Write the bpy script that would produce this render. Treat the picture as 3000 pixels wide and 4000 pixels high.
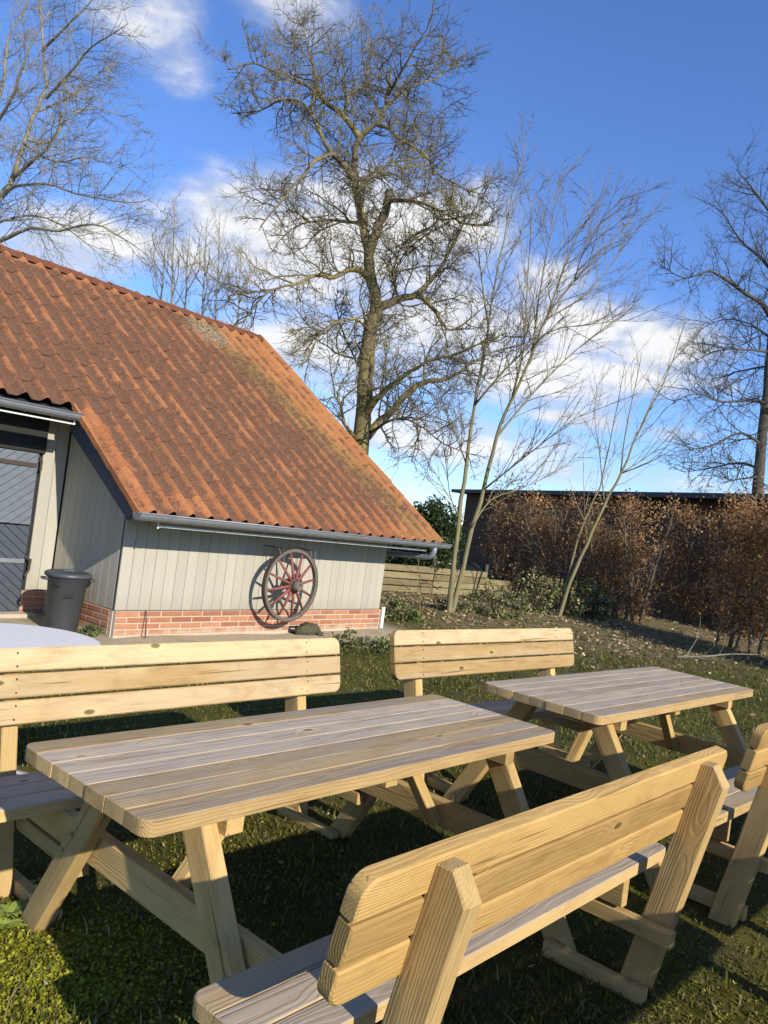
import bpy, math, random
import numpy as np
from mathutils import Vector, Matrix
random.seed(7); rng = np.random.default_rng(7)
for o in list(bpy.data.objects): bpy.data.objects.remove(o, do_unlink=True)
S = bpy.context.scene; COL = S.collection
R_ = math.radians

# ------------------------------------------------------------------ camera
FPX, PITCH, ROLL, CAMH = 3153.4, 0.0082, 0.1321, 1.5559      # focal length in photo pixels (3000x4000)
_F = Vector((0, math.cos(PITCH), math.sin(PITCH))); _r = Vector((1, 0, 0)); _u = _r.cross(_F)
_R = _r*math.cos(ROLL) + _u*math.sin(ROLL); _U = -_r*math.sin(ROLL) + _u*math.cos(ROLL)
CAM = Vector((0, 0, CAMH))
cd = bpy.data.cameras.new('camera'); cam = bpy.data.objects.new('camera', cd); COL.objects.link(cam)
cam.matrix_world = Matrix(((_R.x, _U.x, -_F.x, CAM.x), (_R.y, _U.y, -_F.y, CAM.y), (_R.z, _U.z, -_F.z, CAM.z), (0, 0, 0, 1)))
cd.sensor_fit = 'VERTICAL'; cd.sensor_height = 24; cd.lens = 24*FPX/4000
cd.clip_start = .05; cd.clip_end = 4000
S.camera = cam
def ray(x, y): return _F + _R*((x-1500)/FPX) + _U*((2000-y)/FPX)
def at(x, y, Y):                                   # photo pixel (3000x4000) at depth Y -> world point
    d = ray(x, y); return CAM + d*(Y/d.y)
K = 3000/1659
def dp(x, y, Y): return at(x*K, y*K, Y)            # the same from the 1659-wide view of the photo
def onz(x, y, z):
    d = ray(x, y); return CAM + d*((z-CAMH)/d.z)

# ------------------------------------------------------------------ sun, sky, exposure
SUND = Vector((-.633, .793, -.505)).normalized()
SUN_EL = math.asin(-SUND.z); SUN_AZ = math.atan2(-SUND.x, -SUND.y)
sl = bpy.data.lights.new('sun', 'SUN'); sl.energy = 4.9; sl.angle = R_(.53); sl.color = (1, .955, .88)
so = bpy.data.objects.new('sun', sl); COL.objects.link(so); so.rotation_euler = SUND.to_track_quat('-Z', 'Y').to_euler(); so.location = (10, -12, 12)
vs = S.view_settings; vs.view_transform = 'Standard'; vs.look = 'None'; vs.exposure = 0.25; vs.gamma = 1; vs.use_curve_mapping = False

class NT:
    """small helper round a node tree"""
    def __init__(s, tree): s.t = tree; s.n = tree.nodes; s.l = tree.links
    def node(s, typ, **kw):
        n = s.n.new(typ)
        for k, v in kw.items(): setattr(n, k, v)
        return n
    def put(s, sock, v):
        if isinstance(v, bpy.types.NodeSocket): s.l.new(v, sock)
        elif v is not None:
            try: sock.default_value = v
            except Exception: sock.default_value = (*v, 1)
    def m(s, op, a, b=None, c=None, clamp=False):
        n = s.node('ShaderNodeMath', operation=op, use_clamp=clamp)
        for i, v in enumerate((a, b, c)): s.put(n.inputs[i], v) if v is not None else None
        return n.outputs[0]
    def vm(s, op, a, b=None):
        n = s.node('ShaderNodeVectorMath', operation=op); s.put(n.inputs[0], a)
        if b is not None:
            if op == 'SCALE': s.put(n.inputs['Scale'], b)
            else: s.put(n.inputs[1], b)
        return n.outputs['Value'] if op in ('DOT_PRODUCT', 'LENGTH', 'DISTANCE') else n.outputs[0]
    def noise(s, vec, scale, detail=4, rough=.55, dist=0, out=0):
        n = s.node('ShaderNodeTexNoise'); s.put(n.inputs['Vector'], vec); n.inputs['Scale'].default_value = scale
        n.inputs['Detail'].default_value = detail; n.inputs['Roughness'].default_value = rough; n.inputs['Distortion'].default_value = dist
        return n.outputs[out]
    def ramp(s, f, a, b, c0=0., c1=1., smooth=True):
        n = s.node('ShaderNodeMapRange'); n.interpolation_type = 'SMOOTHSTEP' if smooth else 'LINEAR'
        s.put(n.inputs[0], f)
        for i, v in ((1, a), (2, b), (3, c0), (4, c1)): s.put(n.inputs[i], v)
        return n.outputs[0]
    def mix(s, f, a, b, mode='MIX'):
        n = s.node('ShaderNodeMix', data_type='RGBA', blend_type=mode); s.put(n.inputs[0], f)
        s.put(n.inputs[6], a if isinstance(a, bpy.types.NodeSocket) else (*a, 1)); s.put(n.inputs[7], b if isinstance(b, bpy.types.NodeSocket) else (*b, 1))
        return n.outputs[2]
    def comb(s, x, y, z):
        n = s.node('ShaderNodeCombineXYZ')
        for i, v in enumerate((x, y, z)): s.put(n.inputs[i], v)
        return n.outputs[0]
    def sep(s, v):
        n = s.node('ShaderNodeSeparateXYZ'); s.put(n.inputs[0], v); return n.outputs
    def bump(s, h, strength=.3, dist=.01):
        n = s.node('ShaderNodeBump'); n.inputs['Strength'].default_value = strength; n.inputs['Distance'].default_value = dist
        s.put(n.inputs['Height'], h); return n.outputs[0]

W = bpy.data.worlds.new('World'); S.world = W; W.use_nodes = True
def world():
    k = NT(W.node_tree); bg = k.n['Background']
    sky = k.node('ShaderNodeTexSky', sky_type='NISHITA'); sky.sun_disc = False
    sky.sun_elevation = SUN_EL; sky.sun_rotation = SUN_AZ % (2*math.pi); sky.altitude = 0; sky.air_density = 1.0; sky.dust_density = .05; sky.ozone_density = 2.0
    SKY_STRENGTH = .115
    d = k.node('ShaderNodeTexCoord').outputs['Generated']
    x, y, z = k.sep(d)
    az = k.m('ARCTAN2', x, y); el = k.m('ARCSINE', z)
    # clouds: (x, y, half width, half height, weight) measured in the photo, turned into azimuth / elevation
    blobs = [(340, 40, 120, 95, .62), (395, 125, 70, 75, .56), (625, 10, 125, 65, .72), (690, 55, 50, 45, .4), (480, 350, 95, 30, .38),
             (330, 445, 90, 28, .5), (230, 520, 170, 55, .8), (120, 545, 140, 60, .8), (520, 470, 150, 75, .95), (420, 560, 120, 60, .7), (640, 540, 200, 150, .95), (820, 500, 260, 130, .95),
             (1000, 480, 120, 80, .85), (1180, 620, 110, 70, .7), (950, 700, 260, 120, .95), (1240, 705, 190, 65, 1.0), (1430, 745, 130, 62, 1.0), (1130, 800, 260, 75, .9), (1370, 815, 190, 40, .85),
             (1250, 905, 130, 26, .75), (1440, 935, 90, 24, .6), (960, 950, 320, 70, .8), (1250, 1020, 330, 40, .6), (680, 740, 200, 130, .75)]
    tot = None
    for bx, by, sx, sy, wgt in blobs:
        r = ray(bx*K, by*K).normalized(); a0 = math.atan2(r.x, r.y); e0 = math.asin(r.z)
        sa = sx/1743/max(.35, math.cos(e0)); se = sy/1743
        q = k.m('ADD', k.m('POWER', k.m('ABSOLUTE', k.m('MULTIPLY', k.m('SUBTRACT', az, a0), 1/sa)), 2.), k.m('POWER', k.m('ABSOLUTE', k.m('MULTIPLY', k.m('SUBTRACT', el, e0), 1/se)), 2.))
        g = k.m('MULTIPLY', k.m('EXPONENT', k.m('MULTIPLY', q, -.8)), wgt)
        tot = g if tot is None else k.m('MAXIMUM', tot, g)
    # broken cumulus all round outside the view, thinned there to lower the fill light
    st = k.vm('MULTIPLY', d, (1, 1, 2.2))
    big = k.noise(st, 2.3, 2, .5)
    around = k.m('MULTIPLY', k.ramp(k.m('ABSOLUTE', az), .62, .95), k.ramp(big, .60, .75, 0, .75))
    tot = k.m('MAXIMUM', tot, around)
    n1 = k.noise(st, 7.5, 9, .6, .35); n2 = k.noise(st, 22, 6, .6, .2)
    dens = k.m('ADD', tot, k.m('ADD', k.m('MULTIPLY', k.m('SUBTRACT', n1, .5), 1.15), k.m('MULTIPLY', k.m('SUBTRACT', n2, .5), .4)))
    mask = k.m('MULTIPLY', k.ramp(dens, .15, .9), k.ramp(tot, .12, .4))
    shade = k.ramp(k.m('ADD', dens, k.m('MULTIPLY', k.m('SUBTRACT', k.noise(k.vm('ADD', st, (0, 0, .05)), 7.5, 5, .6, .35), n1), -2.2)), .35, 1.05)
    ccol = k.mix(shade, (4.9, 5.2, 5.8), (7.3, 7.25, 7.2))
    # hue of the clear sky: the camera rendered it a deeper azure
    deep = k.mix(1., sky.outputs[0], (.76, 1.0, 1.50), 'MULTIPLY')
    col = k.mix(k.m('MULTIPLY', mask, .95), deep, ccol)
    k.l.new(col, bg.inputs[0]); bg.inputs[1].default_value = SKY_STRENGTH
world()

# ------------------------------------------------------------------ scene helpers
def tag(o, label=None, cat=None, group=None, kind=None):
    for n, v in (('label', label), ('category', cat), ('group', group), ('kind', kind)):
        if v: o[n] = v
    return o
def empty(name, loc=(0, 0, 0), rz=0, **kw):
    o = bpy.data.objects.new(name, None); COL.objects.link(o); o.location = loc; o.rotation_euler = (0, 0, rz); o.empty_display_size = .1
    return tag(o, **kw)
def link(name, me, mat=None, parent=None, M=None, **kw):
    o = bpy.data.objects.new(name, me); COL.objects.link(o)
    if mat is not None and not me.materials: me.materials.append(mat)
    if parent is not None: o.parent = parent
    if M is not None: o.matrix_basis = M
    return tag(o, **kw)
def frame(orig, ex, ey=None, ez=None):
    """matrix whose columns are the given axes"""
    ex = Vector(ex).normalized()
    if ez is not None: ez = Vector(ez); ey = ez.cross(ex).normalized(); ez = ex.cross(ey)
    else: ey = Vector(ey); ez = ex.cross(ey).normalized(); ey = ez.cross(ex)
    o = Vector(orig)
    return Matrix(((ex.x, ey.x, ez.x, o.x), (ex.y, ey.y, ez.y, o.y), (ex.z, ey.z, ez.z, o.z), (0, 0, 0, 1)))
def copy_tree(o, parent=None):
    c = o.copy(); COL.objects.link(c)
    if parent is not None: c.parent = parent
    for ch in list(o.children): copy_tree(ch, c)
    return c

class MB:
    def __init__(s): s.v = []; s.f = []
    def add(s, vs, fs):
        b = len(s.v); s.v += [tuple(p) for p in vs]; s.f += [tuple(i+b for i in f) for f in fs]; return s
    def box(s, x0, x1, y0, y1, z0, z1):
        return s.add([(x0, y0, z0), (x1, y0, z0), (x1, y1, z0), (x0, y1, z0), (x0, y0, z1), (x1, y0, z1), (x1, y1, z1), (x0, y1, z1)],
                     [(0, 3, 2, 1), (4, 5, 6, 7), (0, 1, 5, 4), (1, 2, 6, 5), (2, 3, 7, 6), (3, 0, 4, 7)])
    def slab(s, outline, t, c=.004):
        """outline in xy (counter-clockwise) with thickness t along z, edges chamfered by c"""
        n = len(outline); xs = [p[0] for p in outline]; ys = [p[1] for p in outline]
        cx, cy = (min(xs)+max(xs))/2, (min(ys)+max(ys))/2; hx, hy = (max(xs)-min(xs))/2, (max(ys)-min(ys))/2
        ins = [(cx+(x-cx)*(hx-c)/hx, cy+(y-cy)*(hy-c)/hy) for x, y in outline]
        vs = []
        for pts, z in ((ins, -t/2), (outline, -t/2+c), (outline, t/2-c), (ins, t/2)): vs += [(x, y, z) for x, y in pts]
        fs = [tuple(range(n-1, -1, -1)), tuple(3*n+i for i in range(n))]
        for r in range(3):
            for i in range(n): j = (i+1) % n; fs.append((r*n+i, r*n+j, (r+1)*n+j, (r+1)*n+i))
        return s.add(vs, fs)
    def tube(s, pts, rad, sides=5, cap=True):
        pts = [Vector(p) for p in pts]; n = len(pts); vs = []; fs = []
        t0 = (pts[1]-pts[0]).normalized(); up = Vector((0, 0, 1)) if abs(t0.z) < .9 else Vector((1, 0, 0)); a = t0.cross(up).normalized()
        for i, p in enumerate(pts):
            t = (pts[min(i+1, n-1)]-pts[max(i-1, 0)])
            if t.length < 1e-9: t = t0
            t.normalize(); a = a - t*a.dot(t)
            if a.length < 1e-6: a = t.orthogonal()
            a.normalize(); b = t.cross(a); r = rad[i] if hasattr(rad, '__len__') else rad
            for k in range(sides):
                an = 2*math.pi*k/sides; vs.append(p + a*(r*math.cos(an)) + b*(r*math.sin(an)))
        for i in range(n-1):
            for k in range(sides):
                j = (k+1) % sides; fs.append((i*sides+k, i*sides+j, (i+1)*sides+j, (i+1)*sides+k))
        if cap and sides > 2: fs += [tuple(range(sides-1, -1, -1)), tuple((n-1)*sides+k for k in range(sides))]
        return s.add(vs, fs)
    def lathe(s, prof, seg=24, closed=False):
        """prof: (radius, z) from bottom to top"""
        n = len(prof); vs = []; fs = []
        for r, z in prof:
            for k in range(seg): a = 2*math.pi*k/seg; vs.append((r*math.cos(a), r*math.sin(a), z))
        for i in range(n-1):
            for k in range(seg): j = (k+1) % seg; fs.append((i*seg+k, i*seg+j, (i+1)*seg+j, (i+1)*seg+k))
        if closed:
            for k in range(seg): j = (k+1) % seg; fs.append(((n-1)*seg+k, (n-1)*seg+j, j, k))
        else: fs += [tuple(range(seg-1, -1, -1)), tuple((n-1)*seg+k for k in range(seg))]
        return s.add(vs, fs)
    def mesh(s, name, mat=None, smooth=False):
        me = bpy.data.meshes.new(name); me.from_pydata(s.v, [], s.f); me.update()
        if smooth: me.polygons.foreach_set('use_smooth', [True]*len(me.polygons))
        if mat: me.materials.append(mat)
        return me
    def obj(s, name, mat, parent=None, M=None, smooth=False, **kw): return link(name, s.mesh(name, mat, smooth), None, parent, M, **kw)
def npmesh(name, V, F, mat, cols=None, smooth=False):
    """V (n,3), F (m,k) numpy; cols (n,3) vertex tint"""
    me = bpy.data.meshes.new(name); n, (m, k) = len(V), F.shape
    me.vertices.add(n); me.vertices.foreach_set('co', V.astype(np.float32).ravel())
    me.loops.add(m*k); me.loops.foreach_set('vertex_index', F.astype(np.int32).ravel())
    me.polygons.add(m); me.polygons.foreach_set('loop_start', (np.arange(m)*k).astype(np.int32))
    if smooth: me.polygons.foreach_set('use_smooth', np.ones(m, bool))
    me.update(calc_edges=True)
    if cols is not None:
        a = me.attributes.new('tint', 'FLOAT_COLOR', 'POINT'); a.data.foreach_set('color', np.concatenate([cols, np.ones((n, 1))], 1).astype(np.float32).ravel())
    me.materials.append(mat); return me

# ------------------------------------------------------------------ materials
def material(name, rough=.7, spec=.3):
    m = bpy.data.materials.new(name); m.use_nodes = True; k = NT(m.node_tree); b = k.n['Principled BSDF']
    b.inputs['Roughness'].default_value = rough; b.inputs['Specular IOR Level'].default_value = spec
    return m, k, b
def plain(name, col, rough=.6, spec=.4, metal=0, var=.12, scale=8, bump=.15, bscale=60):
    m, k, b = material(name, rough, spec); co = k.node('ShaderNodeTexCoord').outputs['Object']
    n = k.noise(co, scale, 6, .6); c = k.mix(n, tuple(v*(1-var) for v in col), tuple(min(1, v*(1+var)) for v in col))
    k.put(b.inputs['Base Color'], c); b.inputs['Metallic'].default_value = metal
    if bump: k.put(b.inputs['Normal'], k.bump(k.noise(co, bscale, 4), bump, .004))
    return m
def wood(name, light, dark, gl=None, gd=None, side=.15, knot=True, rough=.75, edge=None):
    """solid pine: year rings round a pith line off the plank; gl/gd = weathered colours of the faces turned up/out"""
    m, k, b = material(name, rough, .12); tc = k.node('ShaderNodeTexCoord'); co = tc.outputs['Object']
    rnd = k.node('ShaderNodeObjectInfo').outputs['Random']; geo = k.node('ShaderNodeNewGeometry')
    r2 = k.m('FRACT', k.m('MULTIPLY', rnd, 7.31)); r3 = k.m('FRACT', k.m('MULTIPLY', rnd, 23.7)); r4 = k.m('FRACT', k.m('MULTIPLY', rnd, 71.3))
    shift = k.vm('ADD', co, k.comb(k.m('MULTIPLY', rnd, 9.), k.m('MULTIPLY', r2, 5.), k.m('MULTIPLY', r3, 3.)))
    x, y, z = k.sep(co)
    warp = k.noise(k.vm('MULTIPLY', shift, (1.1, 5, 5)), 1., 3, .5)
    warp2 = k.noise(k.vm('MULTIPLY', shift, (4, 16, 16)), 1., 2, .5)
    yy = k.m('ADD', y, k.m('MULTIPLY', k.m('SUBTRACT', r2, .5), .12)); zz = k.m('ADD', z, k.m('ADD', .018, k.m('MULTIPLY', r3, .05)))
    rad = k.m('SQRT', k.m('ADD', k.m('MULTIPLY', yy, yy), k.m('MULTIPLY', zz, zz)))
    rad = k.m('ADD', rad, k.m('ADD', k.m('MULTIPLY', warp, .055), k.m('MULTIPLY', warp2, .008)))
    kn = None
    if knot:
        vo = k.node('ShaderNodeTexVoronoi'); vo.feature = 'F1'; k.put(vo.inputs['Vector'], k.vm('MULTIPLY', shift, (3.4, 8., 5.))); vo.inputs['Scale'].default_value = 1.; vo.inputs['Randomness'].default_value = .9
        kd = vo.outputs['Distance']; sel = k.m('GREATER_THAN', k.sep(vo.outputs['Color'])[0], .25)
        halo = k.m('MULTIPLY', k.ramp(kd, .42, .05), sel); kn = k.m('MULTIPLY', k.ramp(kd, .105, .06), sel)
        rad = k.m('ADD', rad, k.m('MULTIPLY', halo, .014))
    ring = k.m('FRACT', k.m('MULTIPLY', rad, 135.)); ring = k.m('MULTIPLY', k.ramp(ring, .1, .85), k.ramp(ring, 1., .9))
    fine = k.m('ADD', k.m('MULTIPLY', k.noise(k.vm('MULTIPLY', shift, (3.5, 120, 120)), 1., 5, .75), .6), k.m('MULTIPLY', k.noise(k.vm('MULTIPLY', shift, (1.3, 34, 34)), 1., 4, .65), .4))
    blotch = k.noise(k.vm('MULTIPLY', shift, (3.6, 13, 13)), 1., 5, .62, .6)
    f = k.m('ADD', k.m('MULTIPLY', ring, .18), k.m('MULTIPLY', k.m('SUBTRACT', fine, .5), 1.5)); f = k.m('ADD', f, k.m('MULTIPLY', k.m('SUBTRACT', blotch, .5), 1.9), clamp=True)
    col = k.mix(f, light, dark)
    if knot: col = k.mix(k.m('MULTIPLY', k.m('MULTIPLY', halo, k.ramp(blotch, .35, .6)), .6), col, tuple(min(1, v*1.3) for v in light))
    if gl:
        nz = k.sep(tc.outputs['Normal'])[2]
        wf = k.m('MULTIPLY', k.ramp(nz, .45, .82), k.m('SUBTRACT', 1., k.m('MULTIPLY', k.ramp(blotch, .55, .75), .45)))
        patch = k.noise(k.vm('MULTIPLY', shift, (1.3, 9, 3)), 1., 3, .5)
        wf = k.m('MULTIPLY', wf, k.ramp(k.m('ADD', patch, k.m('MULTIPLY', k.m('SUBTRACT', r4, .5), .45)), .25, .5, .35, 1.))
        gcol = k.mix(f, gl, gd)
        if knot: gcol = k.mix(k.m('MULTIPLY', k.m('MULTIPLY', halo, halo), .5), gcol, tuple(min(.62, v*1.45) for v in (gl[0], gl[1]*.93, gl[2]*.78)))
        col = k.mix(wf, col, gcol)
    if knot: col = k.mix(k.m('MULTIPLY', kn, .8), col, tuple(v*.35 for v in dark))
    crack = k.ramp(k.noise(k.vm('MULTIPLY', shift, (1.6, 75, 75)), 1., 2, .5), .66, .72); col = k.mix(k.m('MULTIPLY', crack, .65), col, tuple(v*.4 for v in dark))
    stain = k.ramp(k.noise(k.vm('MULTIPLY', shift, (7, 9, 9)), 1., 6, .7), .52, .75); col = k.mix(k.m('MULTIPLY', stain, .24), col, tuple(v*.75 for v in dark))
    bright = k.m('ADD', .80, k.m('MULTIPLY', r4, .42))
    col = k.mix(1., col, k.comb(bright, bright, bright), 'MULTIPLY')
    k.put(b.inputs['Base Color'], col)
    k.put(b.inputs['Normal'], k.bump(k.m('ADD', k.m('ADD', k.m('MULTIPLY', ring, -.6), fine), k.m('MULTIPLY', crack, -1.5)), .5, .003))
    return m
M_ = {}
M_['top'] = wood('weathered_pine', (.52, .345, .145), (.31, .185, .07), (.41, .325, .228), (.20, .152, .105))
M_['seat'] = wood('weathered_seat_pine', (.50, .335, .14), (.31, .19, .07), (.40, .312, .212), (.20, .15, .10))
M_['pine'] = wood('treated_pine', (.52, .345, .135), (.29, .175, .06))
M_['back'] = wood('pale_back_pine', (.47, .288, .095), (.26, .142, .042), (.53, .375, .195), (.34, .22, .105))
def m_paint():
    m, k, b = material('grey_board_paint', .65, .3); tc = k.node('ShaderNodeTexCoord'); co = tc.outputs['Object']; rnd = k.node('ShaderNodeObjectInfo').outputs['Random']
    n = k.noise(k.vm('ADD', k.vm('MULTIPLY', co, (1.2, 30, 30)), k.comb(rnd, rnd, k.m('MULTIPLY', rnd, 40.))), 1., 5, .6)
    n2 = k.noise(k.vm('ADD', co, k.comb(k.m('MULTIPLY', rnd, 30.), 0., 0.)), 3., 5, .6)
    c = k.mix(n, (.395, .355, .268), (.475, .432, .33)); c = k.mix(k.ramp(n2, .58, .8, 0, .45), c, (.235, .215, .17))
    wz = k.sep(k.node('ShaderNodeNewGeometry').outputs['Position'])[2]; c = k.mix(k.m('MULTIPLY', k.ramp(k.m('ADD', wz, k.m('MULTIPLY', n2, .35)), .72, .38), .4), c, (.26, .215, .145))   # mud splashed up from the soil
    br = k.m('ADD', .93, k.m('MULTIPLY', rnd, .12)); c = k.mix(1., c, k.comb(br, br, br), 'MULTIPLY')
    k.put(b.inputs['Base Color'], c); k.put(b.inputs['Normal'], k.bump(n, .25, .003)); return m
M_['board'] = m_paint()
M_['core'] = plain('dark_timber_core', (.035, .033, .03), .9, .1)
M_['slate'] = plain('sheen_slate_door_paint', (.145, .16, .175), .5, .5, var=.3, scale=14)  # same door paint made lighter: the upper leaf's sheen as colour
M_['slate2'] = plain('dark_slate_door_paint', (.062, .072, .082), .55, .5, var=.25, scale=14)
M_['zinc'] = plain('weathered_zinc', (.25, .255, .25), .45, .5, .25, .25, 9)
M_['pipe'] = plain('grey_plastic_pipe', (.22, .235, .25), .35, .5, 0, .1)
M_['white'] = plain('white_strip_paint', (.66, .63, .56), .45, .4)
M_['iron'] = plain('rusty_iron', (.085, .062, .048), .75, .3, .3, .4, 30)
M_['hook'] = plain('galvanised_iron', (.22, .22, .21), .5, .4, .5, .2, 30)
M_['mortar'] = plain('pale_mortar', (.50, .40, .285), .95, .1, var=.2, scale=30, bump=.6, bscale=120)
M_['bin'] = plain('grey_bin_plastic', (.062, .065, .068), .45, .5, 0, .12, 20, .1, 200)
M_['discs'] = plain('galvanised_table_top', (.78, .72, .63), .55, .4, 0, .14, 40, .1)
M_['dark'] = plain('black_plastic', (.012, .012, .012), .4, .5)
M_['bolt'] = plain('bolt_steel', (.45, .45, .45), .35, .5, .9, .1)
M_['spoke'] = plain('faded_red_spoke_paint', (.25, .08, .06), .7, .3, 0, .35, 25, .4)
M_['rim'] = plain('weathered_oak_rim', (.15, .125, .098), .85, .2, 0, .35, 14, .6)
M_['soil'] = None
def m_brick():
    m, k, b = material('red_brick', .9, .15); co = k.node('ShaderNodeTexCoord').outputs['Object']; rnd = k.node('ShaderNodeObjectInfo').outputs['Random']; pos = k.node('ShaderNodeNewGeometry').outputs['Position']
    n = k.noise(k.vm('ADD', co, k.comb(k.m('MULTIPLY', rnd, 50.), 0., 0.)), 28, 6, .65)
    c = k.mix(rnd, (.38, .155, .078), (.48, .225, .12)); c = k.mix(k.m('MULTIPLY', k.m('GREATER_THAN', k.m('FRACT', k.m('MULTIPLY', rnd, 17.3)), .8), .45), c, (.22, .085, .05)); c = k.mix(k.ramp(n, .45, .8, 0, .6), c, (.24, .085, .045))
    z = k.sep(pos)[2]; dust = k.ramp(k.m('ADD', z, k.m('MULTIPLY', k.noise(pos, 5, 4), .22)), .22, .13)      # sandy splash-back near the soil
    c = k.mix(k.m('MULTIPLY', dust, .7), c, (.52, .40, .25)); k.put(b.inputs['Base Color'], c); k.put(b.inputs['Normal'], k.bump(n, .6, .006)); return m
M_['brick'] = m_brick()

# ------------------------------------------------------------------ barn placement (fitted to the photo)
BA = .888; BO = Vector((-2.522, 8.053, .031)); BU = Vector((math.cos(BA), math.sin(BA), 0)); BV = Vector((-math.sin(BA), math.cos(BA), 0))
LW, DEP, HB, OL, OV, HE, OUR, VR, ZR, TUP = 4.235, 1.287, .262, .283, .533, 1.319, .477, 3.759, 4.346, .294
RO = BO + BV*(-OV) + Vector((0, 0, HE)); RSL = math.hypot(VR+OV, ZR-HE); RA = math.atan2(ZR-HE, VR+OV)
RS = BV*math.cos(RA) + Vector((0, 0, math.sin(RA)))
def m_tile():
    m, k, b = material('clay_roof_tile', .85, .2); geo = k.node('ShaderNodeNewGeometry'); rnd0 = k.node('ShaderNodeObjectInfo').outputs['Random']
    rnd = k.m('FRACT', k.m('ADD', rnd0, k.m('MULTIPLY', geo.outputs['Random Per Island'], 13.7)))
    p = k.vm('SUBTRACT', geo.outputs['Position'], tuple(RO)); u = k.vm('DOT_PRODUCT', p, tuple(BU)); s = k.vm('DOT_PRODUCT', p, tuple(RS))
    n = k.noise(p, 1.7, 6, .66); nf = k.noise(p, 9, 7, .74); nn = k.noise(p, 38, 5, .72)
    # clean orange where the roof was re-laid (right end, verge, eave courses), sooty brown elsewhere
    edge = k.m('ADD', 3.35, k.m('MULTIPLY', k.m('SUBTRACT', 5.2, s), .22))
    right = k.ramp(k.m('SUBTRACT', k.m('ADD', u, k.m('MULTIPLY', k.m('SUBTRACT', nf, .5), .5)), edge), -.45, .55)
    eave = k.m('MULTIPLY', k.ramp(k.m('ADD', s, k.m('MULTIPLY', n, .9)), 1.25, .55), .62)
    verge = k.m('MULTIPLY', k.ramp(u, .06, -.06), k.m('MULTIPLY', k.ramp(s, 1.72, 1.6), k.m('GREATER_THAN', u, -.34)))
    ridge = k.m('MULTIPLY', k.ramp(s, 4.95, 5.15), .75)
    fresh = k.m('MAXIMUM', k.m('MAXIMUM', right, eave), k.m('MAXIMUM', verge, ridge))
    ph = k.m('FRACT', k.m('ADD', k.m('MULTIPLY', k.m('ADD', u, .283), 1/.2282), 10.)); crest = k.ramp(k.m('ABSOLUTE', k.m('SUBTRACT', ph, .74)), .34, .04)   # roll crests are worn cleaner
    spot = k.m('ADD', k.m('MULTIPLY', k.m('SUBTRACT', n, .5), 1.7), k.m('ADD', k.m('MULTIPLY', k.m('ADD', k.m('MULTIPLY', k.m('SUBTRACT', nf, .5), 3.4), k.m('MULTIPLY', k.m('SUBTRACT', nn, .5), 1.3)), 1.), k.m('ADD', k.m('MULTIPLY', k.m('SUBTRACT', rnd, .5), .32), k.m('MULTIPLY', k.m('SUBTRACT', crest, .35), .85))))
    f = k.ramp(k.m('ADD', k.m('MULTIPLY', fresh, .85), spot),   .02, .92)
    org = k.mix(rnd, (.40, .145, .05), (.53, .215, .078)); org = k.mix(k.ramp(k.m('ADD', k.m('MULTIPLY', nf, .5), k.m('MULTIPLY', nn, .5)), .45, .62, 0, .7), org, (.24, .085, .04))
    org = k.mix(k.m('MULTIPLY', right, .45), org, (.44, .205, .068))
    drk = k.mix(k.ramp(nn, .35, .65), (.115, .06, .036), (.20, .096, .05))
    c = k.mix(f, drk, org)
    band = k.m('MULTIPLY', k.ramp(k.m('ABSOLUTE', k.m('SUBTRACT', k.m('SUBTRACT', u, edge), -.12)), .55, .05), k.ramp(k.m('ADD', k.m('MULTIPLY', nn, .7), k.m('MULTIPLY', nf, .6)), .58, .78))
    c = k.mix(k.m('MULTIPLY', band, .75), c, (.22, .18, .055))
    moss = k.ramp(k.m('ADD', n, k.m('MULTIPLY', nf, .6)), .92, 1.12); c = k.mix(k.m('MULTIPLY', moss, .5), c, (.13, .12, .04))
    q = k.m('ADD', k.m('POWER', k.m('ABSOLUTE', k.m('MULTIPLY', k.m('SUBTRACT', u, 3.18), 1.9)), 2.), k.m('POWER', k.m('ABSOLUTE', k.m('MULTIPLY', k.m('SUBTRACT', s, 4.75), 1.9)), 2.))
    lich = k.m('MULTIPLY', k.ramp(q, .9, .1), k.ramp(nn, .42, .62)); c = k.mix(k.m('MULTIPLY', lich, .7), c, (.44, .38, .25))
    k.put(b.inputs['Base Color'], c); k.put(b.inputs['Normal'], k.bump(k.m('ADD', nn, nf), .5, .006)); return m
M_['tile'] = m_tile()
M_['ridge'] = plain('sooty_ridge_clay', (.15, .062, .035), .9, .15, 0, .45, 9, .5, 40)

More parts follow.
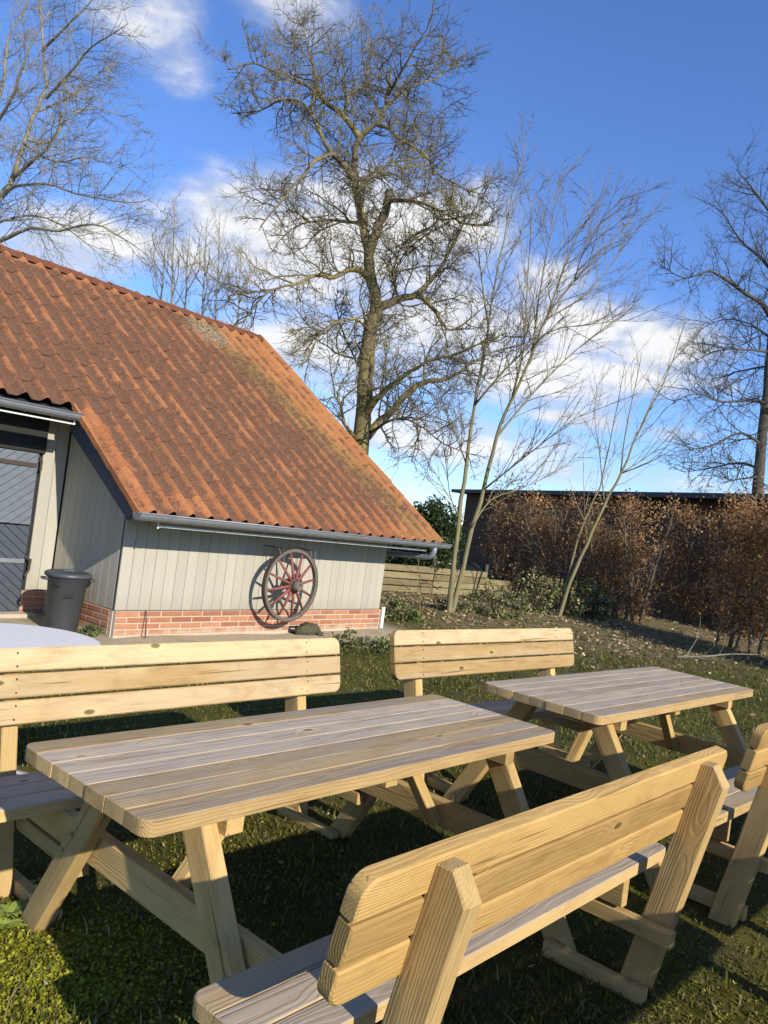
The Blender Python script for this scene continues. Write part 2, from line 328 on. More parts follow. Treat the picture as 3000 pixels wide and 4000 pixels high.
# ------------------------------------------------------------------ ground
def gz(x, y):
    x = np.asarray(x, float); y = np.asarray(y, float)
    z = .012*np.sin(1.7*x+.6)*np.cos(1.3*y+.2) + .008*np.sin(3.9*x-1.1*y) + .006*np.cos(5.1*y+2.3*x) - .012
    ux = (x-BO.x)*BU.x + (y-BO.y)*BU.y; uv = (x-BO.x)*BV.x + (y-BO.y)*BV.y
    z = z + .035*np.exp(-np.clip(-uv, 0, 9)**2/.5)*(uv < 2.2)
    z = z + .035*np.exp(-((x-1.5)**2+(y-4.7)**2)/1.6)
    z = z + np.clip((y-14)/20, 0, 1)*.05
    return z
def m_ground():
    m, k, b = material('mossy_lawn', .95, .12); p = k.node('ShaderNodeNewGeometry').outputs['Position']
    n = k.noise(p, .9, 6, .6); nf = k.noise(p, 7, 6, .65); ng = k.noise(p, 60, 5, .7); n2 = k.noise(k.vm('ADD', p, (31, 7, 0)), 2.3, 5, .6)
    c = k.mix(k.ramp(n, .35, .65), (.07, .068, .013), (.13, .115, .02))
    c = k.mix(k.ramp(n2, .5, .72), c, (.12, .092, .046)); c = k.mix(k.m('MULTIPLY', k.ramp(nf, .45, .7), .6), c, (.07, .076, .015))
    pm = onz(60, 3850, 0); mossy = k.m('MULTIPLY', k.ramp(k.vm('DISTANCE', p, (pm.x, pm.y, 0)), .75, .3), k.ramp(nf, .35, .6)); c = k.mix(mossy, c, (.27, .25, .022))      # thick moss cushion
    x, y, z = k.sep(p)
    # bare sandy soil along the barn foot
    q = k.vm('SUBTRACT', p, tuple(BO)); v = k.vm('DOT_PRODUCT', q, tuple(BV)); u = k.vm('DOT_PRODUCT', q, tuple(BU))
    strip = k.ramp(k.m('ADD', v, k.m('MULTIPLY', k.m('SUBTRACT', nf, .5), .9)), -1.0, -.45)
    strip = k.m('MULTIPLY', strip, k.ramp(u, 5.1, 4.3))
    strip = k.m('MAXIMUM', strip, k.m('MULTIPLY', k.ramp(u, .2, -.5), k.ramp(v, -1.2, -.6)))
    sand = k.mix(ng, (.40, .32, .195), (.56, .46, .30)); sand = k.mix(k.ramp(n2, .55, .7, 0, .5), sand, (.18, .17, .06))
    c = k.mix(strip, c, sand)
    # dead leaves and bare earth under the hedge and saplings
    far = k.ramp(k.m('ADD', k.m('ADD', y, k.m('MULTIPLY', x, -.12)), k.m('MULTIPLY', k.m('SUBTRACT', n2, .5), 3.5)), 10.4, 13.2)
    lit = k.mix(ng, (.20, .13, .065), (.46, .335, .18)); lit = k.mix(k.ramp(nf, .42, .6), lit, (.13, .125, .032))
    c = k.mix(k.m('MULTIPLY', k.m('MULTIPLY', far, .85), k.m('SUBTRACT', 1., strip)), c, lit)
    fld = k.ramp(k.m('ADD', y, k.m('MULTIPLY', n, 2.)), 21, 24); c = k.mix(fld, c, k.mix(nf, (.27, .21, .09), (.20, .18, .06)))
    c = k.mix(k.m('MULTIPLY', k.m('MULTIPLY', ng, .55), k.m('SUBTRACT', 1., strip)), c, k.mix(.5, c, (.03, .03, .012)))
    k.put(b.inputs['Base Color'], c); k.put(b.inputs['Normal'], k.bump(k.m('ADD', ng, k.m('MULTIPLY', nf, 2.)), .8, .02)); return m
def ground():
    xs = np.concatenate([[-3000, -400, -80, -30], np.linspace(-14, 14, 150), [30, 80, 400, 3000]])
    ys = np.concatenate([[-3000, -300, -50, -12], np.linspace(-4, 24, 160), [30, 45, 90, 400, 3000]])
    X, Y = np.meshgrid(xs, ys, indexing='ij'); V = np.stack([X, Y, gz(X, Y)], -1).reshape(-1, 3); ny = len(ys)
    i, j = np.meshgrid(np.arange(len(xs)-1), np.arange(ny-1), indexing='ij'); a = (i*ny+j).ravel()
    F = np.stack([a, a+ny, a+ny+1, a+1], 1)
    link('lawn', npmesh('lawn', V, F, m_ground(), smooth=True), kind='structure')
ground()

# ------------------------------------------------------------------ barn
def barn():
    root = empty('barn', BO, BA, label='low barn with orange tiled roof, pale grey board walls and brick base', cat='barn')
    T = .1
    # timber cores behind the cladding (front, recess side, door wall, gable end, rear)
    mb = MB(); mb.box(.03, LW-.03, .03, .03+T, 0, HE+.05); front = mb.obj('front_wall', M_['core'], root)
    mb = MB(); mb.box(.03, .03+T, .04+T, DEP-.0, 0, 1.2)
    mb.add([(.03, .14, 1.2), (.03+T, .14, 1.2), (.03+T, DEP, 1.2), (.03, DEP, 1.2), (.03, .14, 1.66), (.03+T, .14, 1.66), (.03+T, DEP, 2.45), (.03, DEP, 2.45)],
           [(0, 3, 2, 1), (4, 5, 6, 7), (0, 1, 5, 4), (1, 2, 6, 5), (2, 3, 7, 6), (3, 0, 4, 7)])
    side = mb.obj('side_wall', M_['core'], root)
    mb = MB(); mb.box(-4.2, .03, DEP+.03, DEP+.03+T, 0, 2.45); dwall = mb.obj('door_wall', M_['core'], root)
    mb = MB(); prof = [(.13, 0), (2*VR-.1, 0), (2*VR-.1, HE+.1), (VR, ZR-.15), (.13, HE+.35)]
    n = len(prof); vs = [(LW-.13, y, z) for y, z in prof] + [(LW-.03, y, z) for y, z in prof]
    mb.add(vs, [tuple(range(n)), tuple(range(2*n-1, n-1, -1))] + [(i, n+i, n+(i+1) % n, (i+1) % n) for i in range(n)])
    mb.obj('gable_wall', M_['board'], root)
    mb = MB(); mb.box(-4.2, LW-.14, 2*VR-.2, 2*VR-.1, 0, HE+.1); mb.obj('rear_wall', M_['board'], root)
    # boards
    bp = .1351; bw = .1315
    def board_mesh(L): return MB().slab([(-L/2, -bw/2), (L/2, -bw/2), (L/2, bw/2), (-L/2, bw/2)], .022, .004).mesh('board', M_['board'])
    z0 = HB+.003; z1 = 1.33; me = board_mesh(z1-z0); nb = int(LW/bp)
    for i in range(nb+1):
        u = bp*(i+.5)-.01; M = frame((u, .012+random.uniform(-.001, .001), (z0+z1)/2), (0, 0, 1), ez=(0, -1, 0))
        if u+bw/2 > LW: break
        link('board', me, None, front, M)
    nd = int(DEP/bp)
    for i in range(nd):
        v = DEP-bp*(i+.5)-.005; zt = HE+(v+OV)*math.tan(RA)-.14; me2 = board_mesh(zt-z0)
        link('board', me2, None, side, frame((.012, v, (z0+zt)/2), (0, 0, 1), ez=(-1, 0, 0)))
    DR = -.318                                          # right edge of the door opening
    me3 = board_mesh(2.3-z0); u = -.01-bp/2
    while u > DR: link('board', me3, None, dwall, frame((u, DEP+.012, (z0+2.3)/2), (0, 0, 1), ez=(0, -1, 0))); u -= bp
    mb = MB(); mb.slab([(-.5, -.042), (.5, -.042), (.5, .042), (-.5, .042)], .03, .004)
    tr = MB().slab([(-.15, -.03), (.15, -.03), (.15, .03), (-.15, .03)], .03, .004).obj('corner_trim', M_['white'], root, frame((LW-.012, -.034, .15+.0), (0, 0, 1), ez=(0, -1, 0)))
    # brick base: recessed mortar core, each brick its own piece
    cp = .0635; bl = .27; bh = .0495
    bm = MB().slab([(-bl/2+.008, -bh/2), (bl/2-.008, -bh/2), (bl/2-.008, bh/2), (-bl/2+.008, bh/2)], .04, .004).mesh('brick', M_['brick'])
    hm = MB().slab([(-.06, -bh/2), (.06, -bh/2), (.06, bh/2), (-.06, bh/2)], .04, .004).mesh('brick', M_['brick'])
    def courses(wall, P, ex, ez, length, end_half):
        for c in range(4):
            z = .262-cp*(c+.5); x = 0
            if c % 2: link('brick', hm, None, wall, frame((P[0]+ex[0]*.067, P[1]+ex[1]*.067, z), ex, ez=ez)); x = .134
            while x+bl <= length+.02:
                j = random.uniform(-.0025, .0025)
                link('brick', bm, None, wall, frame((P[0]+ex[0]*(x+bl/2)+ez[0]*j, P[1]+ex[1]*(x+bl/2)+ez[1]*j, z+random.uniform(-.001, .001)), ex, ez=ez)); x += bl
            if length-x > .1: link('brick', hm, None, wall, frame((P[0]+ex[0]*(x+.064), P[1]+ex[1]*(x+.064), z), ex, ez=ez))
    bf = MB().box(.0, LW-.03, -.012, .028, -.15, .2585).obj('brick_base', M_['mortar'], root); courses(bf, (0, .002, 0), (1, 0, 0), (0, -1, 0), LW-.04, 0)
    bs = MB().box(-.012, .028, .03, DEP+.01, -.15, .2575).obj('brick_base', M_['mortar'], root); courses(bs, (.002, DEP, 0), (0, -1, 0), (-1, 0, 0), DEP, 0)
    bd = MB().box(DR, -.013, DEP-.012, DEP+.028, -.15, .2565).obj('brick_base', M_['mortar'], root); courses(bd, (DR, DEP+.002, 0), (1, 0, 0), (0, -1, 0), -DR-.02, 0)
    # stable door of diagonal planks: upper leaf lighter with sheen put into its colour, darker lower leaf
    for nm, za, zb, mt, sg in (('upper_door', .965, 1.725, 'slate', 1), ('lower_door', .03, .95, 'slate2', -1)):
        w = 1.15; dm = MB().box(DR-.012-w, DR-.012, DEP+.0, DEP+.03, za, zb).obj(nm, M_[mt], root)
        tag(dm, label='lighter grey upper leaf of the door, sheen painted into its colour' if sg > 0 else 'dark slate lower leaf of the door')
        pw = .075; a = R_(38); h = zb-za; cs = pw/math.cos(a)
        x0 = DR-.012-w; m0 = -h-w*math.tan(a); q = m0
        while q < h:
            # strip between lines z = q + tan(a)*x and q+cs, clipped to the leaf
            def clip(qq):
                return [(x, qq+math.tan(a)*x) for x in (0, w)]
            poly = [(0, q), (w, q+math.tan(a)*w), (w, q+cs-.006+math.tan(a)*w), (0, q+cs-.006)]
            def cut(pl, lim, above):
                out = []
                for i in range(len(pl)):
                    A, B = pl[i], pl[(i+1) % len(pl)]; ia = (A[1] >= lim) if above else (A[1] <= lim); ib = (B[1] >= lim) if above else (B[1] <= lim)
                    if ia: out.append(A)
                    if ia != ib: t = (lim-A[1])/(B[1]-A[1]); out.append((A[0]+(B[0]-A[0])*t, lim))
                return out
            poly = cut(poly, 0, True)
            if len(poly) > 2: poly = cut(poly, h, False)
            if len(poly) > 2:
                if sg < 0: poly = [(x, h-z) for x, z in poly][::-1]
                n = len(poly); y0, y1 = DEP-.016, DEP+.004; mm = MB()
                cx = sum(p[0] for p in poly)/n; cz = sum(p[1] for p in poly)/n; sh = .97
                vs = [(x0+cx+(x-cx)*sh, y0, za+cz+(z-cz)*sh) for x, z in poly]+[(x0+x, y0+.006, za+z) for x, z in poly]+[(x0+x, y1, za+z) for x, z in poly]
                fs = [tuple(range(n))]+[(r*n+i, (r+1)*n+i, (r+1)*n+(i+1) % n, r*n+(i+1) % n) for r in (0, 1) for i in range(n)]
                mm.add(vs, fs).obj('door_plank', M_[mt], dm)
            q += cs
        zz = .575 if sg < 0 else 1.6
        MB().box(DR-.75, DR-.03, DEP-.03, DEP-.018, zz-.022, zz+.022).obj('strap_hinge', M_['zinc'] if sg < 0 else M_['iron'], dm)
        MB().tube([(DR-.03, DEP-.03, zz+.05), (DR+.03, DEP-.045, zz+.02), (DR+.02, DEP-.05, zz-.09), (DR-.01, DEP-.04, zz-.16)] if sg < 0 else [(DR-.02, DEP-.03, zz+.09), (DR+.012, DEP-.03, zz+.05), (DR+.01, DEP-.03, zz-.05)], .014, 6).obj('latch' if sg < 0 else 'hinge_pin', M_['iron'], dm)
    MB().box(-4.2, -.27, DEP-.02, DEP+.025, 1.735, 2.3).obj('door_lintel', M_['core'], root)
    MB().box(DR-.4, DR+.1, DEP-.18, DEP-.02, -.05, .035).obj('door_step', M_['mortar'], root)
    # ---- roof: deck, tiles one by one, ridge
    ca, sa = math.cos(RA), math.sin(RA); dk = -.075
    def rp(u, s, h=0): return (u, -OV+s*ca-h*sa, HE+s*sa+h*ca)
    mb = MB(); SUP = TUP*RSL
    for (u0, u1, s0, s1) in ((-OL+.05, LW+OUR-.05, .1, RSL), (-4.3, -OL+.05, SUP+.1, RSL)):
        P = [rp(u0, s0, dk), rp(u1, s0, dk), rp(u1, s1, dk), rp(u0, s1, dk)]; Q = [rp(u0, s0, dk-.05), rp(u1, s0, dk-.05), rp(u1, s1, dk-.05), rp(u0, s1, dk-.05)]
        mb.add(P+Q, [(0, 1, 2, 3), (7, 6, 5, 4), (0, 4, 5, 1), (1, 5, 6, 2), (2, 6, 7, 3), (3, 7, 4, 0)])
    yb = 2*VR+OV; P = [(-4.3, yb, HE), (LW+OUR-.05, yb, HE), (LW+OUR-.05, VR, ZR-.09), (-4.3, VR, ZR-.09)]
    mb.add(P+[(x, y, z-.06) for x, y, z in P], [(0, 3, 2, 1), (4, 5, 6, 7), (0, 1, 5, 4), (1, 2, 6, 5), (3, 0, 4, 7)])
    roof = mb.obj('roof', M_['core'], root)
    tw, tl, row = .2282, .395, .3347
    def tile_prof(nx=9):
        out = []
        for i in range(nx):
            x = i/(nx-1)*1.06; out.append(((x-.5)*tw, .031*math.cos(2*math.pi*(x-.70)) + .011*math.cos(4*math.pi*(x-.70))))
        return out
    def tile_geo():
        pr = tile_prof(); n = len(pr); vs = [(x, -.0, z+.0065) for x, z in pr]+[(x, tl, z-.003) for x, z in pr]+[(x, .0, z+.001) for x, z in pr]
        fs = [(i, i+1, n+i+1, n+i) for i in range(n-1)]+[(2*n+i, 2*n+i+1, i+1, i) for i in range(n-1)]
        fs += [(2*n, 0, n), (2*n+n-1, 2*n-1, n-1)]
        return vs, fs
    tv, tf = tile_geo(); tme = MB().add(tv, tf).mesh('roof_tile', M_['tile'], smooth=False)
    slots = []
    for c in range(-17, 22):
        u = -OL+tw*(c+.5)
        for r in range(16):
            s = r*row-.05
            if c < 0 and s < SUP-.08: continue
            if s+.2 > RSL: continue
            w = BO+BU*u+BV*(-OV+s*ca)+Vector((0, 0, HE+s*sa)); d = w-CAM; zf = d.dot(_F); px = 1500+FPX*d.dot(_R)/zf
            vis = -150 < px < 3000; slots.append((0 if vis else 1, d.length, u, s))
    slots.sort(); rest = MB()
    for i, (_, _, u, s) in enumerate(slots):
        M = frame(rp(u+random.uniform(-.004, .004), s+random.uniform(-.006, .006), random.uniform(-.003, .004)), (1, random.uniform(-.014, .014), random.uniform(-.008, .008)), ez=(0, -sa, ca))
        if i < 300: link('roof_tile', tme, None, roof, M)
        else: rest.add([M @ Vector(v) for v in tv], tf)
    rest.obj('roof_tile_field', M_['tile'], roof, kind='stuff')
    # verge flaps on the left edge of the low part, ridge tiles along the top
    vf = MB(); vf.slab([(0, -.034), (.35, -.030), (.35, .03), (0, .034)], .024, .004); vme = vf.mesh('verge_tile', M_['tile'])
    for r in range(5): link('verge_tile', vme, None, roof, frame(rp(-OL-.005, r*row-.06, -.006), (0, ca, sa+.02), ez=(-1, 0, 0)))
    rm = MB(); ns = 7; L = .36
    vs = []
    for x, k_ in ((0, 1.06), (L, .95)):
        for i in range(ns): a = math.pi*(-.08+1.16*i/(ns-1)); vs.append((x, .105*k_*math.cos(a), .085*k_*math.sin(a)))
    rm.add(vs, [(i, i+1, ns+i+1, ns+i) for i in range(ns-1)]+[tuple(range(ns-1, -1, -1)), tuple(range(ns, 2*ns))]); rme = rm.mesh('ridge_tile', M_['ridge'])
    u = -4.2
    while u < LW+OUR-.2: link('ridge_tile', rme, None, roof, frame((u, VR+.01, ZR-.032+random.uniform(-.006, .006)), (1, random.uniform(-.02, .02), 0), ez=(0, 0, 1))); u += .325
    # gable trim board under the low verge
    mb = MB(); P = [rp(-OL+.03, .05, dk-.002), rp(-OL+.03, SUP, dk-.002), rp(-OL+.03, SUP, dk-.17), rp(-OL+.03, .05, dk-.12)]
    mb.add(P+[(x+.025, y, z) for x, y, z in P], [(0, 1, 2, 3), (7, 6, 5, 4), (0, 4, 5, 1), (1, 5, 6, 2), (2, 6, 7, 3), (3, 7, 4, 0)]); mb.obj('verge_board', M_['slate2'], roof)
    # ---- gutters
    def gutter(u0, u1, s0, nm):
        y, z = -OV+s0*ca-.055, HE+s0*sa-.035; R = .072; n = 9; vs = []; fs = []
        for u_ in (u0, u1):
            for k_ in (0, 1):
                for i in range(n): a = math.pi*(1+i/(n-1)); rr = R-.004*k_; vs.append((u_, y+rr*math.cos(a), z+rr*math.sin(a)))
        for i in range(n-1): fs += [(i, 2*n+i, 2*n+i+1, i+1), (n+i, n+i+1, 3*n+i+1, 3*n+i)]
        fs += [(0, n, 3*n, 2*n), (n-1, 3*n-1, 4*n-1, 2*n-1)]
        g = MB().add(vs, fs)
        for u_ in (u0, u1): g.add([(u_, y+R*math.cos(math.pi*(1+i/(n-1))), z+R*math.sin(math.pi*(1+i/(n-1)))) for i in range(n)], [tuple(range(n))])
        go = g.obj(nm, M_['zinc'], root)
        MB().tube([(u0, y-R, z), (u1, y-R, z)], .009, 8).obj('gutter_bead', M_['zinc'], go, smooth=True)
        q = u0+.35
        while q < u1:
            MB().tube([(q, y+(R+.004)*math.cos(math.pi*(1+i/6)), z+(R+.004)*math.sin(math.pi*(1+i/6))) for i in range(7)], .006, 4).obj('gutter_bracket', M_['zinc'], go); q += .62
        return go, y, z
    g1, gy, gzz = gutter(-OL-.02, LW+OUR+.07, 0, 'gutter')
    g2, gy2, gz2 = gutter(-4.3, -OL+.01, SUP, 'upper_gutter')
    # white strip below each gutter
    MB().box(-.0, LW+.18, gy+.08, gy+.095, gzz-.125, gzz-.105).obj('white_strip', M_['white'], root); MB().box(-.002, .014, gy+.081, gy+.094, gzz-.14, gzz-.03).obj('strip_holder', M_['white'], root)
    MB().box(-4.3, -OL-.02, gy2+.02, gy2+.035, gz2-.115, gz2-.1).obj('white_strip', M_['white'], root); MB().box(-OL-.036, -OL-.02, gy2+.021, gy2+.034, gz2-.0995, gz2-.06).obj('strip_holder', M_['white'], root)
    # downpipe swinging back round the corner
    pu = LW+.24
    pts = [(pu, gy, gzz-.05), (pu, gy, gzz-.12), (pu, gy+.015, gzz-.165), (pu, gy+.06, gzz-.2), (pu, gy+.13, gzz-.215), (pu-.02, gy+.4, gzz-.225), (pu-.05, gy+.7, gzz-.24), (pu-.08, gy+.9, gzz-.25), (pu-.10, gy+.98, gzz-.28), (pu-.10, gy+1.02, gzz-.36), (pu-.10, gy+1.02, .03)]
    MB().tube(pts, .038, 12).obj('downpipe', M_['pipe'], root, smooth=True)
    # brackets that carry the wagon wheel
    for (hu, hz) in ((1.90, .90), (2.42, .90)):
        for du in (-.035, .035):
            MB().tube([(hu+du, .0, hz+.13), (hu+du, -.26, hz+.12), (hu+du, -.285, hz+.09), (hu+du, -.285, hz-.02)], .0065, 5).obj('wheel_hook', M_['hook'], root)
    return root
BARN = barn()

# ------------------------------------------------------------------ wagon wheel
def wheel():
    cu, cz, R = 2.108, .608, .430; c = BO+BU*cu+BV*(-.278)+Vector((0, 0, cz))
    root = empty('wagon_wheel', label='old wooden wagon wheel with faded red spokes hung on the barn wall', cat='wheel')
    root.matrix_basis = frame(c, BU, ez=-BV)           # local z points away from the wall
    def ring(r0, r1, z0, z1, seg=48): return MB().lathe([(r0, z0), (r1, z0), (r1, z1), (r0, z1)], seg, closed=True)
    nf = 6
    for i in range(nf):                                # six bent felloes
        mb = MB(); vs = []; n = 9
        for j in range(n):
            a = 2*math.pi*(i+.006+(.988)*j/(n-1))/nf
            for r, z in ((R-.038, -.025), (R-.004, -.025), (R-.004, .025), (R-.038, .025)): vs.append((r*math.cos(a), r*math.sin(a), z))
        fs = [(4*j+k, 4*j+(k+1) % 4, 4*j+4+(k+1) % 4, 4*j+4+k) for j in range(n-1) for k in range(4)]+[(3, 2, 1, 0), tuple(4*(n-1)+k for k in range(4))]
        mb.add(vs, fs).obj('felloe', M_['rim'], root)
    ring(R-.004, R+.006, -.026, .026).obj('iron_tyre', M_['iron'], root)
    hub = MB().lathe([(.05, -.10), (.062, -.06), (.075, -.02), (.08, .03), (.07, .08), (.058, .13), (.05, .16), (.035, .165), (.03, .13)], 20).obj('hub', M_['rim'], root, smooth=True)
    for z in (-.055, .10): MB().lathe([(.0, z-.012), (.068, z-.012), (.068, z+.012), (.0, z+.012)], 20).obj('hub_band', M_['iron'], hub)
    for i in range(12):
        a = 2*math.pi*(i+.35)/12; ca, sa = math.cos(a), math.sin(a)
        MB().tube([(.06*ca, .06*sa, .045), (.16*ca, .16*sa, .04), ((R-.05)*ca, (R-.05)*sa, .002)], [.021, .018, .0125], 8).obj('spoke', M_['spoke'], root, smooth=True)
wheel()

# ------------------------------------------------------------------ bin
def rubbish_bin():
    p = onz(238, 2466, 0); root = empty('rubbish_bin', (p.x, p.y, float(gz(p.x, p.y))), .5, label='dark grey round plastic rubbish bin with lid beside the barn', cat='bin')
    MB().lathe([(.145, .0), (.155, .012), (.192, .53), (.205, .535), (.205, .548), (.196, .552)], 40).obj('body', M_['bin'], root, smooth=True)
    lid = MB().lathe([(.20, .55), (.226, .552), (.230, .566), (.226, .586), (.205, .598), (.17, .604), (.165, .594), (.06, .604), (.0, .606)], 40).obj('lid', M_['bin'], root, smooth=True)
    MB().box(-.05, .05, -.012, .012, .595, .618).obj('lid_grip', M_['bin'], lid)
    for a in (0, math.pi): 
        h = MB(); h.tube([(.2, -.05, .52), (.245, -.045, .525), (.25, 0, .525), (.245, .045, .525), (.2, .05, .52)], .013, 8); h.obj('handle', M_['bin'], root, Matrix.Rotation(a+.15, 4, 'Z'), smooth=True)
    MB().box(.186, .198, -.045, .045, .36, .378).obj('grip_slot', M_['dark'], root, Matrix.Rotation(-1.55, 4, 'Z'))
    MB().tube([(.198, -.035, .5), (.206, -.035, .47), (.204, .02, .46)], .008, 6).obj('lid_clip', M_['dark'], root, Matrix.Rotation(-2.2, 4, 'Z'))
rubbish_bin()

# ------------------------------------------------------------------ round table
def round_table():
    x, y = -1.73, 3.90; root = empty('round_table', (x, y, float(gz(x, y))+.015), label='round pale grey metal garden table behind the long bench', cat='table')
    MB().lathe([(.0, .715), (.435, .715), (.442, .72), (.444, .732), (.438, .74), (.0, .742)], 64).obj('tabletop', M_['discs'], root, smooth=False)
    MB().lathe([(.03, .03), (.028, .1), (.028, .7), (.06, .714)], 16).obj('column', M_['zinc'], root, smooth=True)
    for i in range(4):
        a = math.pi/4+i*math.pi/2; MB().tube([(0.02*math.cos(a), .02*math.sin(a), .12), (.2*math.cos(a), .2*math.sin(a), .05), (.27*math.cos(a), .27*math.sin(a), .012)], .014, 8).obj('foot', M_['zinc'], root, smooth=True)
round_table()

# ------------------------------------------------------------------ picnic tables with benches
def arc_corner(x, y, sx, sy, r, n=6):
    """rounded corner points at corner (x,y) of a centred rect, sx,sy = +-1"""
    cx, cy = x-sx*r, y-sy*r; return [(cx+sx*r*math.sin(t) if True else 0, cy+sy*r*math.cos(t)) for t in [math.pi/2*i/(n-1) for i in range(n)]]
def plank_outline(L, w, rc=(0, 0, 0, 0)):
    """rc radii for (right,top),(left,top),(left,bottom),(right,bottom)"""
    out = []; hx, hy = L/2, w/2
    def corner(sx, sy, r, rev):
        if r <= 0: return [(sx*hx, sy*hy)]
        p = [(sx*(hx-r)+sx*r*math.cos(t), sy*(hy-r)+sy*r*math.sin(t)) for t in [math.pi/2*i/6 for i in range(7)]]
        return p[::-1] if rev else p
    out += corner(1, 1, rc[0], False); out += corner(-1, 1, rc[1], True); out += corner(-1, -1, rc[2], False); out += corner(1, -1, rc[3], True)
    return out
def picnic_table(A, dz, label):
    x0, y0, yaw = A
    root = empty('picnic_table', (x0, y0, dz), yaw, label=label, cat='picnic table', group='wooden picnic tables with bench backs')
    rn = random.Random(3); TH = .045
    def plank(name, L, w, M, mat, rc=(0, 0, 0, 0), t=TH, parent=root, c=.0032): return MB().slab(plank_outline(L, w, rc), t, c).obj(name, M_[mat], parent, M)
    # table top: seven planks
    n = 7; Wt = .688; p = Wt/n
    for i in range(n):
        y = Wt/2-p*(i+.5); rc = (.036, .036, 0, 0) if i == 0 else ((0, 0, .036, .036) if i == n-1 else (0, 0, 0, 0))
        plank('tabletop_plank', 2.03+rn.uniform(-.002, .002), p-.0035, frame((rn.uniform(-.002, .002), y, .74-TH/2+rn.uniform(-.0012, .0012)), (1, 0, 0), ez=(0, 0, 1)), 'top', rc, c=.0022)
    for sx in (-1, 1): plank('tabletop_batten', .62, .06, frame((sx*.70, 0, .74-TH-.0325), (0, 1, 0), ez=(0, 0, 1)), 'pine', t=.06)
    plank('tabletop_batten', .56, .06, frame((0, 0, .74-TH-.0265), (0, 1, 0), ez=(0, 0, 1)), 'pine', t=.05)
    # seats and backs
    SL = 2.02; bt = math.atan(.222)
    for sy in (1, -1):
        for i in range(3):
            y = sy*(.585+.0975*(i+.5)); r = .035
            rc = (0, 0, 0, 0) if i == 1 else ((0, 0, r, r) if (i == 0) == (sy > 0) else (r, r, 0, 0))
            plank('seat_plank', SL, .094, frame((0, y, .44-TH/2+rn.uniform(-.001, .001)), (1, 0, 0), ez=(0, 0, 1)), 'seat', rc)
        up = Vector((0, sy*math.sin(bt), math.cos(bt))); inn = Vector((0, -sy*math.cos(bt), math.sin(bt)))
        base = Vector((0, sy*(.863+.222*.59), .59)) + inn*(TH/2)
        for i in range(3):
            c_ = base+up*(.0985*(i+.5)); rc = (.045, .045, 0, 0) if i == 2 else ((0, 0, .045, .045) if i == 0 else (0, 0, 0, 0))
            M = Matrix(((1, 0, 0, c_.x), (0, up.y, 0, c_.y), (0, up.z, 0, c_.z), (0, 0, 0, 1))); ex_ = Vector((sy, 0, 0)); ezz = ex_.cross(up)       # local z = sitter's side
            M[0][0] = sy; M[1][2] = ezz.y; M[2][2] = ezz.z
            bk = plank('backrest_plank', 2.005+rn.uniform(-.004, .004), .0885, M, 'back', rc, c=.005)
            zin = 1 if ezz.dot(inn) > 0 else -1
            if True:
                for sx in (-1, 1):
                    for dy in (-.025, .025): MB().tube([(sx*.755+rn.uniform(-.006, .006), dy, zin*.0215), (sx*.755, dy, zin*.0228)], .0045, 8).obj('screw', M_['iron'], bk)
    for sx in (-1, 1):
        xo, xi = sx*.752, sx*.692                     # legs and posts outside, bearer and runners inside
        for sy in (1, -1):
            # A-frame leg, ends cut level
            def sheared(name, yb, zb, yt, zt, w, t, x, mat='pine', top=None):
                a = Vector((x, yb, zb)); b = Vector((x, yt, zt)); d = (b-a); L = d.length; d.normalize(); ang = math.atan2(abs(yt-yb), zt-zb); k_ = math.tan(ang)*w/2
                lat = Vector((1, 0, 0)).cross(d)         # local y
                sgn = 1 if (lat.z > 0) else -1            # which side of the width lies higher
                o1 = [(-L/2-sgn*k_*-1, -w/2), (L/2+sgn*k_, -w/2), (L/2-sgn*k_, w/2), (-L/2-sgn*k_, w/2)]
                if top: o1 = top(L, w, o1, sgn)
                c_ = (a+b)/2; M = Matrix(((d.x, lat.x, 1, c_.x), (d.y, lat.y, 0, c_.y), (d.z, lat.z, 0, c_.z), (0, 0, 0, 1)))
                # right-handed: x=d, y=lat, z=d x lat
                zz = d.cross(lat); M[0][2], M[1][2], M[2][2] = zz.x, zz.y, zz.z
                return MB().slab(o1, t, .005).obj(name, M_[mat], root, M), c_, d
            lg, c_, d = sheared('leg', sy*.635, -.03, sy*.187, .692, .098, .055, xo)
            for k_ in (.60, .67):
                q = lg.matrix_basis.inverted() @ Vector((xo+sx*.029, sy*(.635-.645*(k_-.3)), k_-.27)); MB().lathe([(.0, -.004), (.0075, -.003), (.006, .003), (.0, .0045)], 10).obj('bolt', M_['bolt'], lg, Matrix.Translation(q))
            def ptop(L, w, o1, sgn):
                # outer corner of the post top taken off at an angle
                out = [p_ for p_ in o1 if p_[0] < 0]; hi = L/2
                lower_y = -w/2; return [(o1[0][0], -w/2), (hi-.012+(.0 if sgn < 0 else .02), -w/2), (hi+.012, 0.0), (hi-.045 if sgn < 0 else hi-.012, w/2), (o1[3][0], w/2)]
            def post(y):
                yb, yt = .857+.052, .857+.052+.222*.885
                a = Vector((xo, sy*(yb-.222*.04), -.04)); b = Vector((xo, sy*(yt-.222*.03), .855)); d = (b-a); L = d.length; d.normalize()
                ezz = Vector((1, 0, 0)); out = Vector((0, sy*d.z, -d.y*sy*sy if False else -d.y)); 
                out = Vector((0, d.z*sy, -abs(d.y)))     # perpendicular, pointing outwards and slightly down
                w = .104; k_ = math.tan(bt)*w/2
                o1 = [(-L/2-k_, -w/2), (L/2-.005, -w/2), (L/2+.006, -.005), (L/2-.048, w/2), (-L/2+k_, w/2)]
                zz = d.cross(out); c_ = (a+b)/2
                M = Matrix(((d.x, out.x, zz.x, c_.x), (d.y, out.y, zz.y, c_.y), (d.z, out.z, zz.z, c_.z), (0, 0, 0, 1)))
                return MB().slab(o1, .062, .005).obj('backrest_post', M_['pine'], root, M)
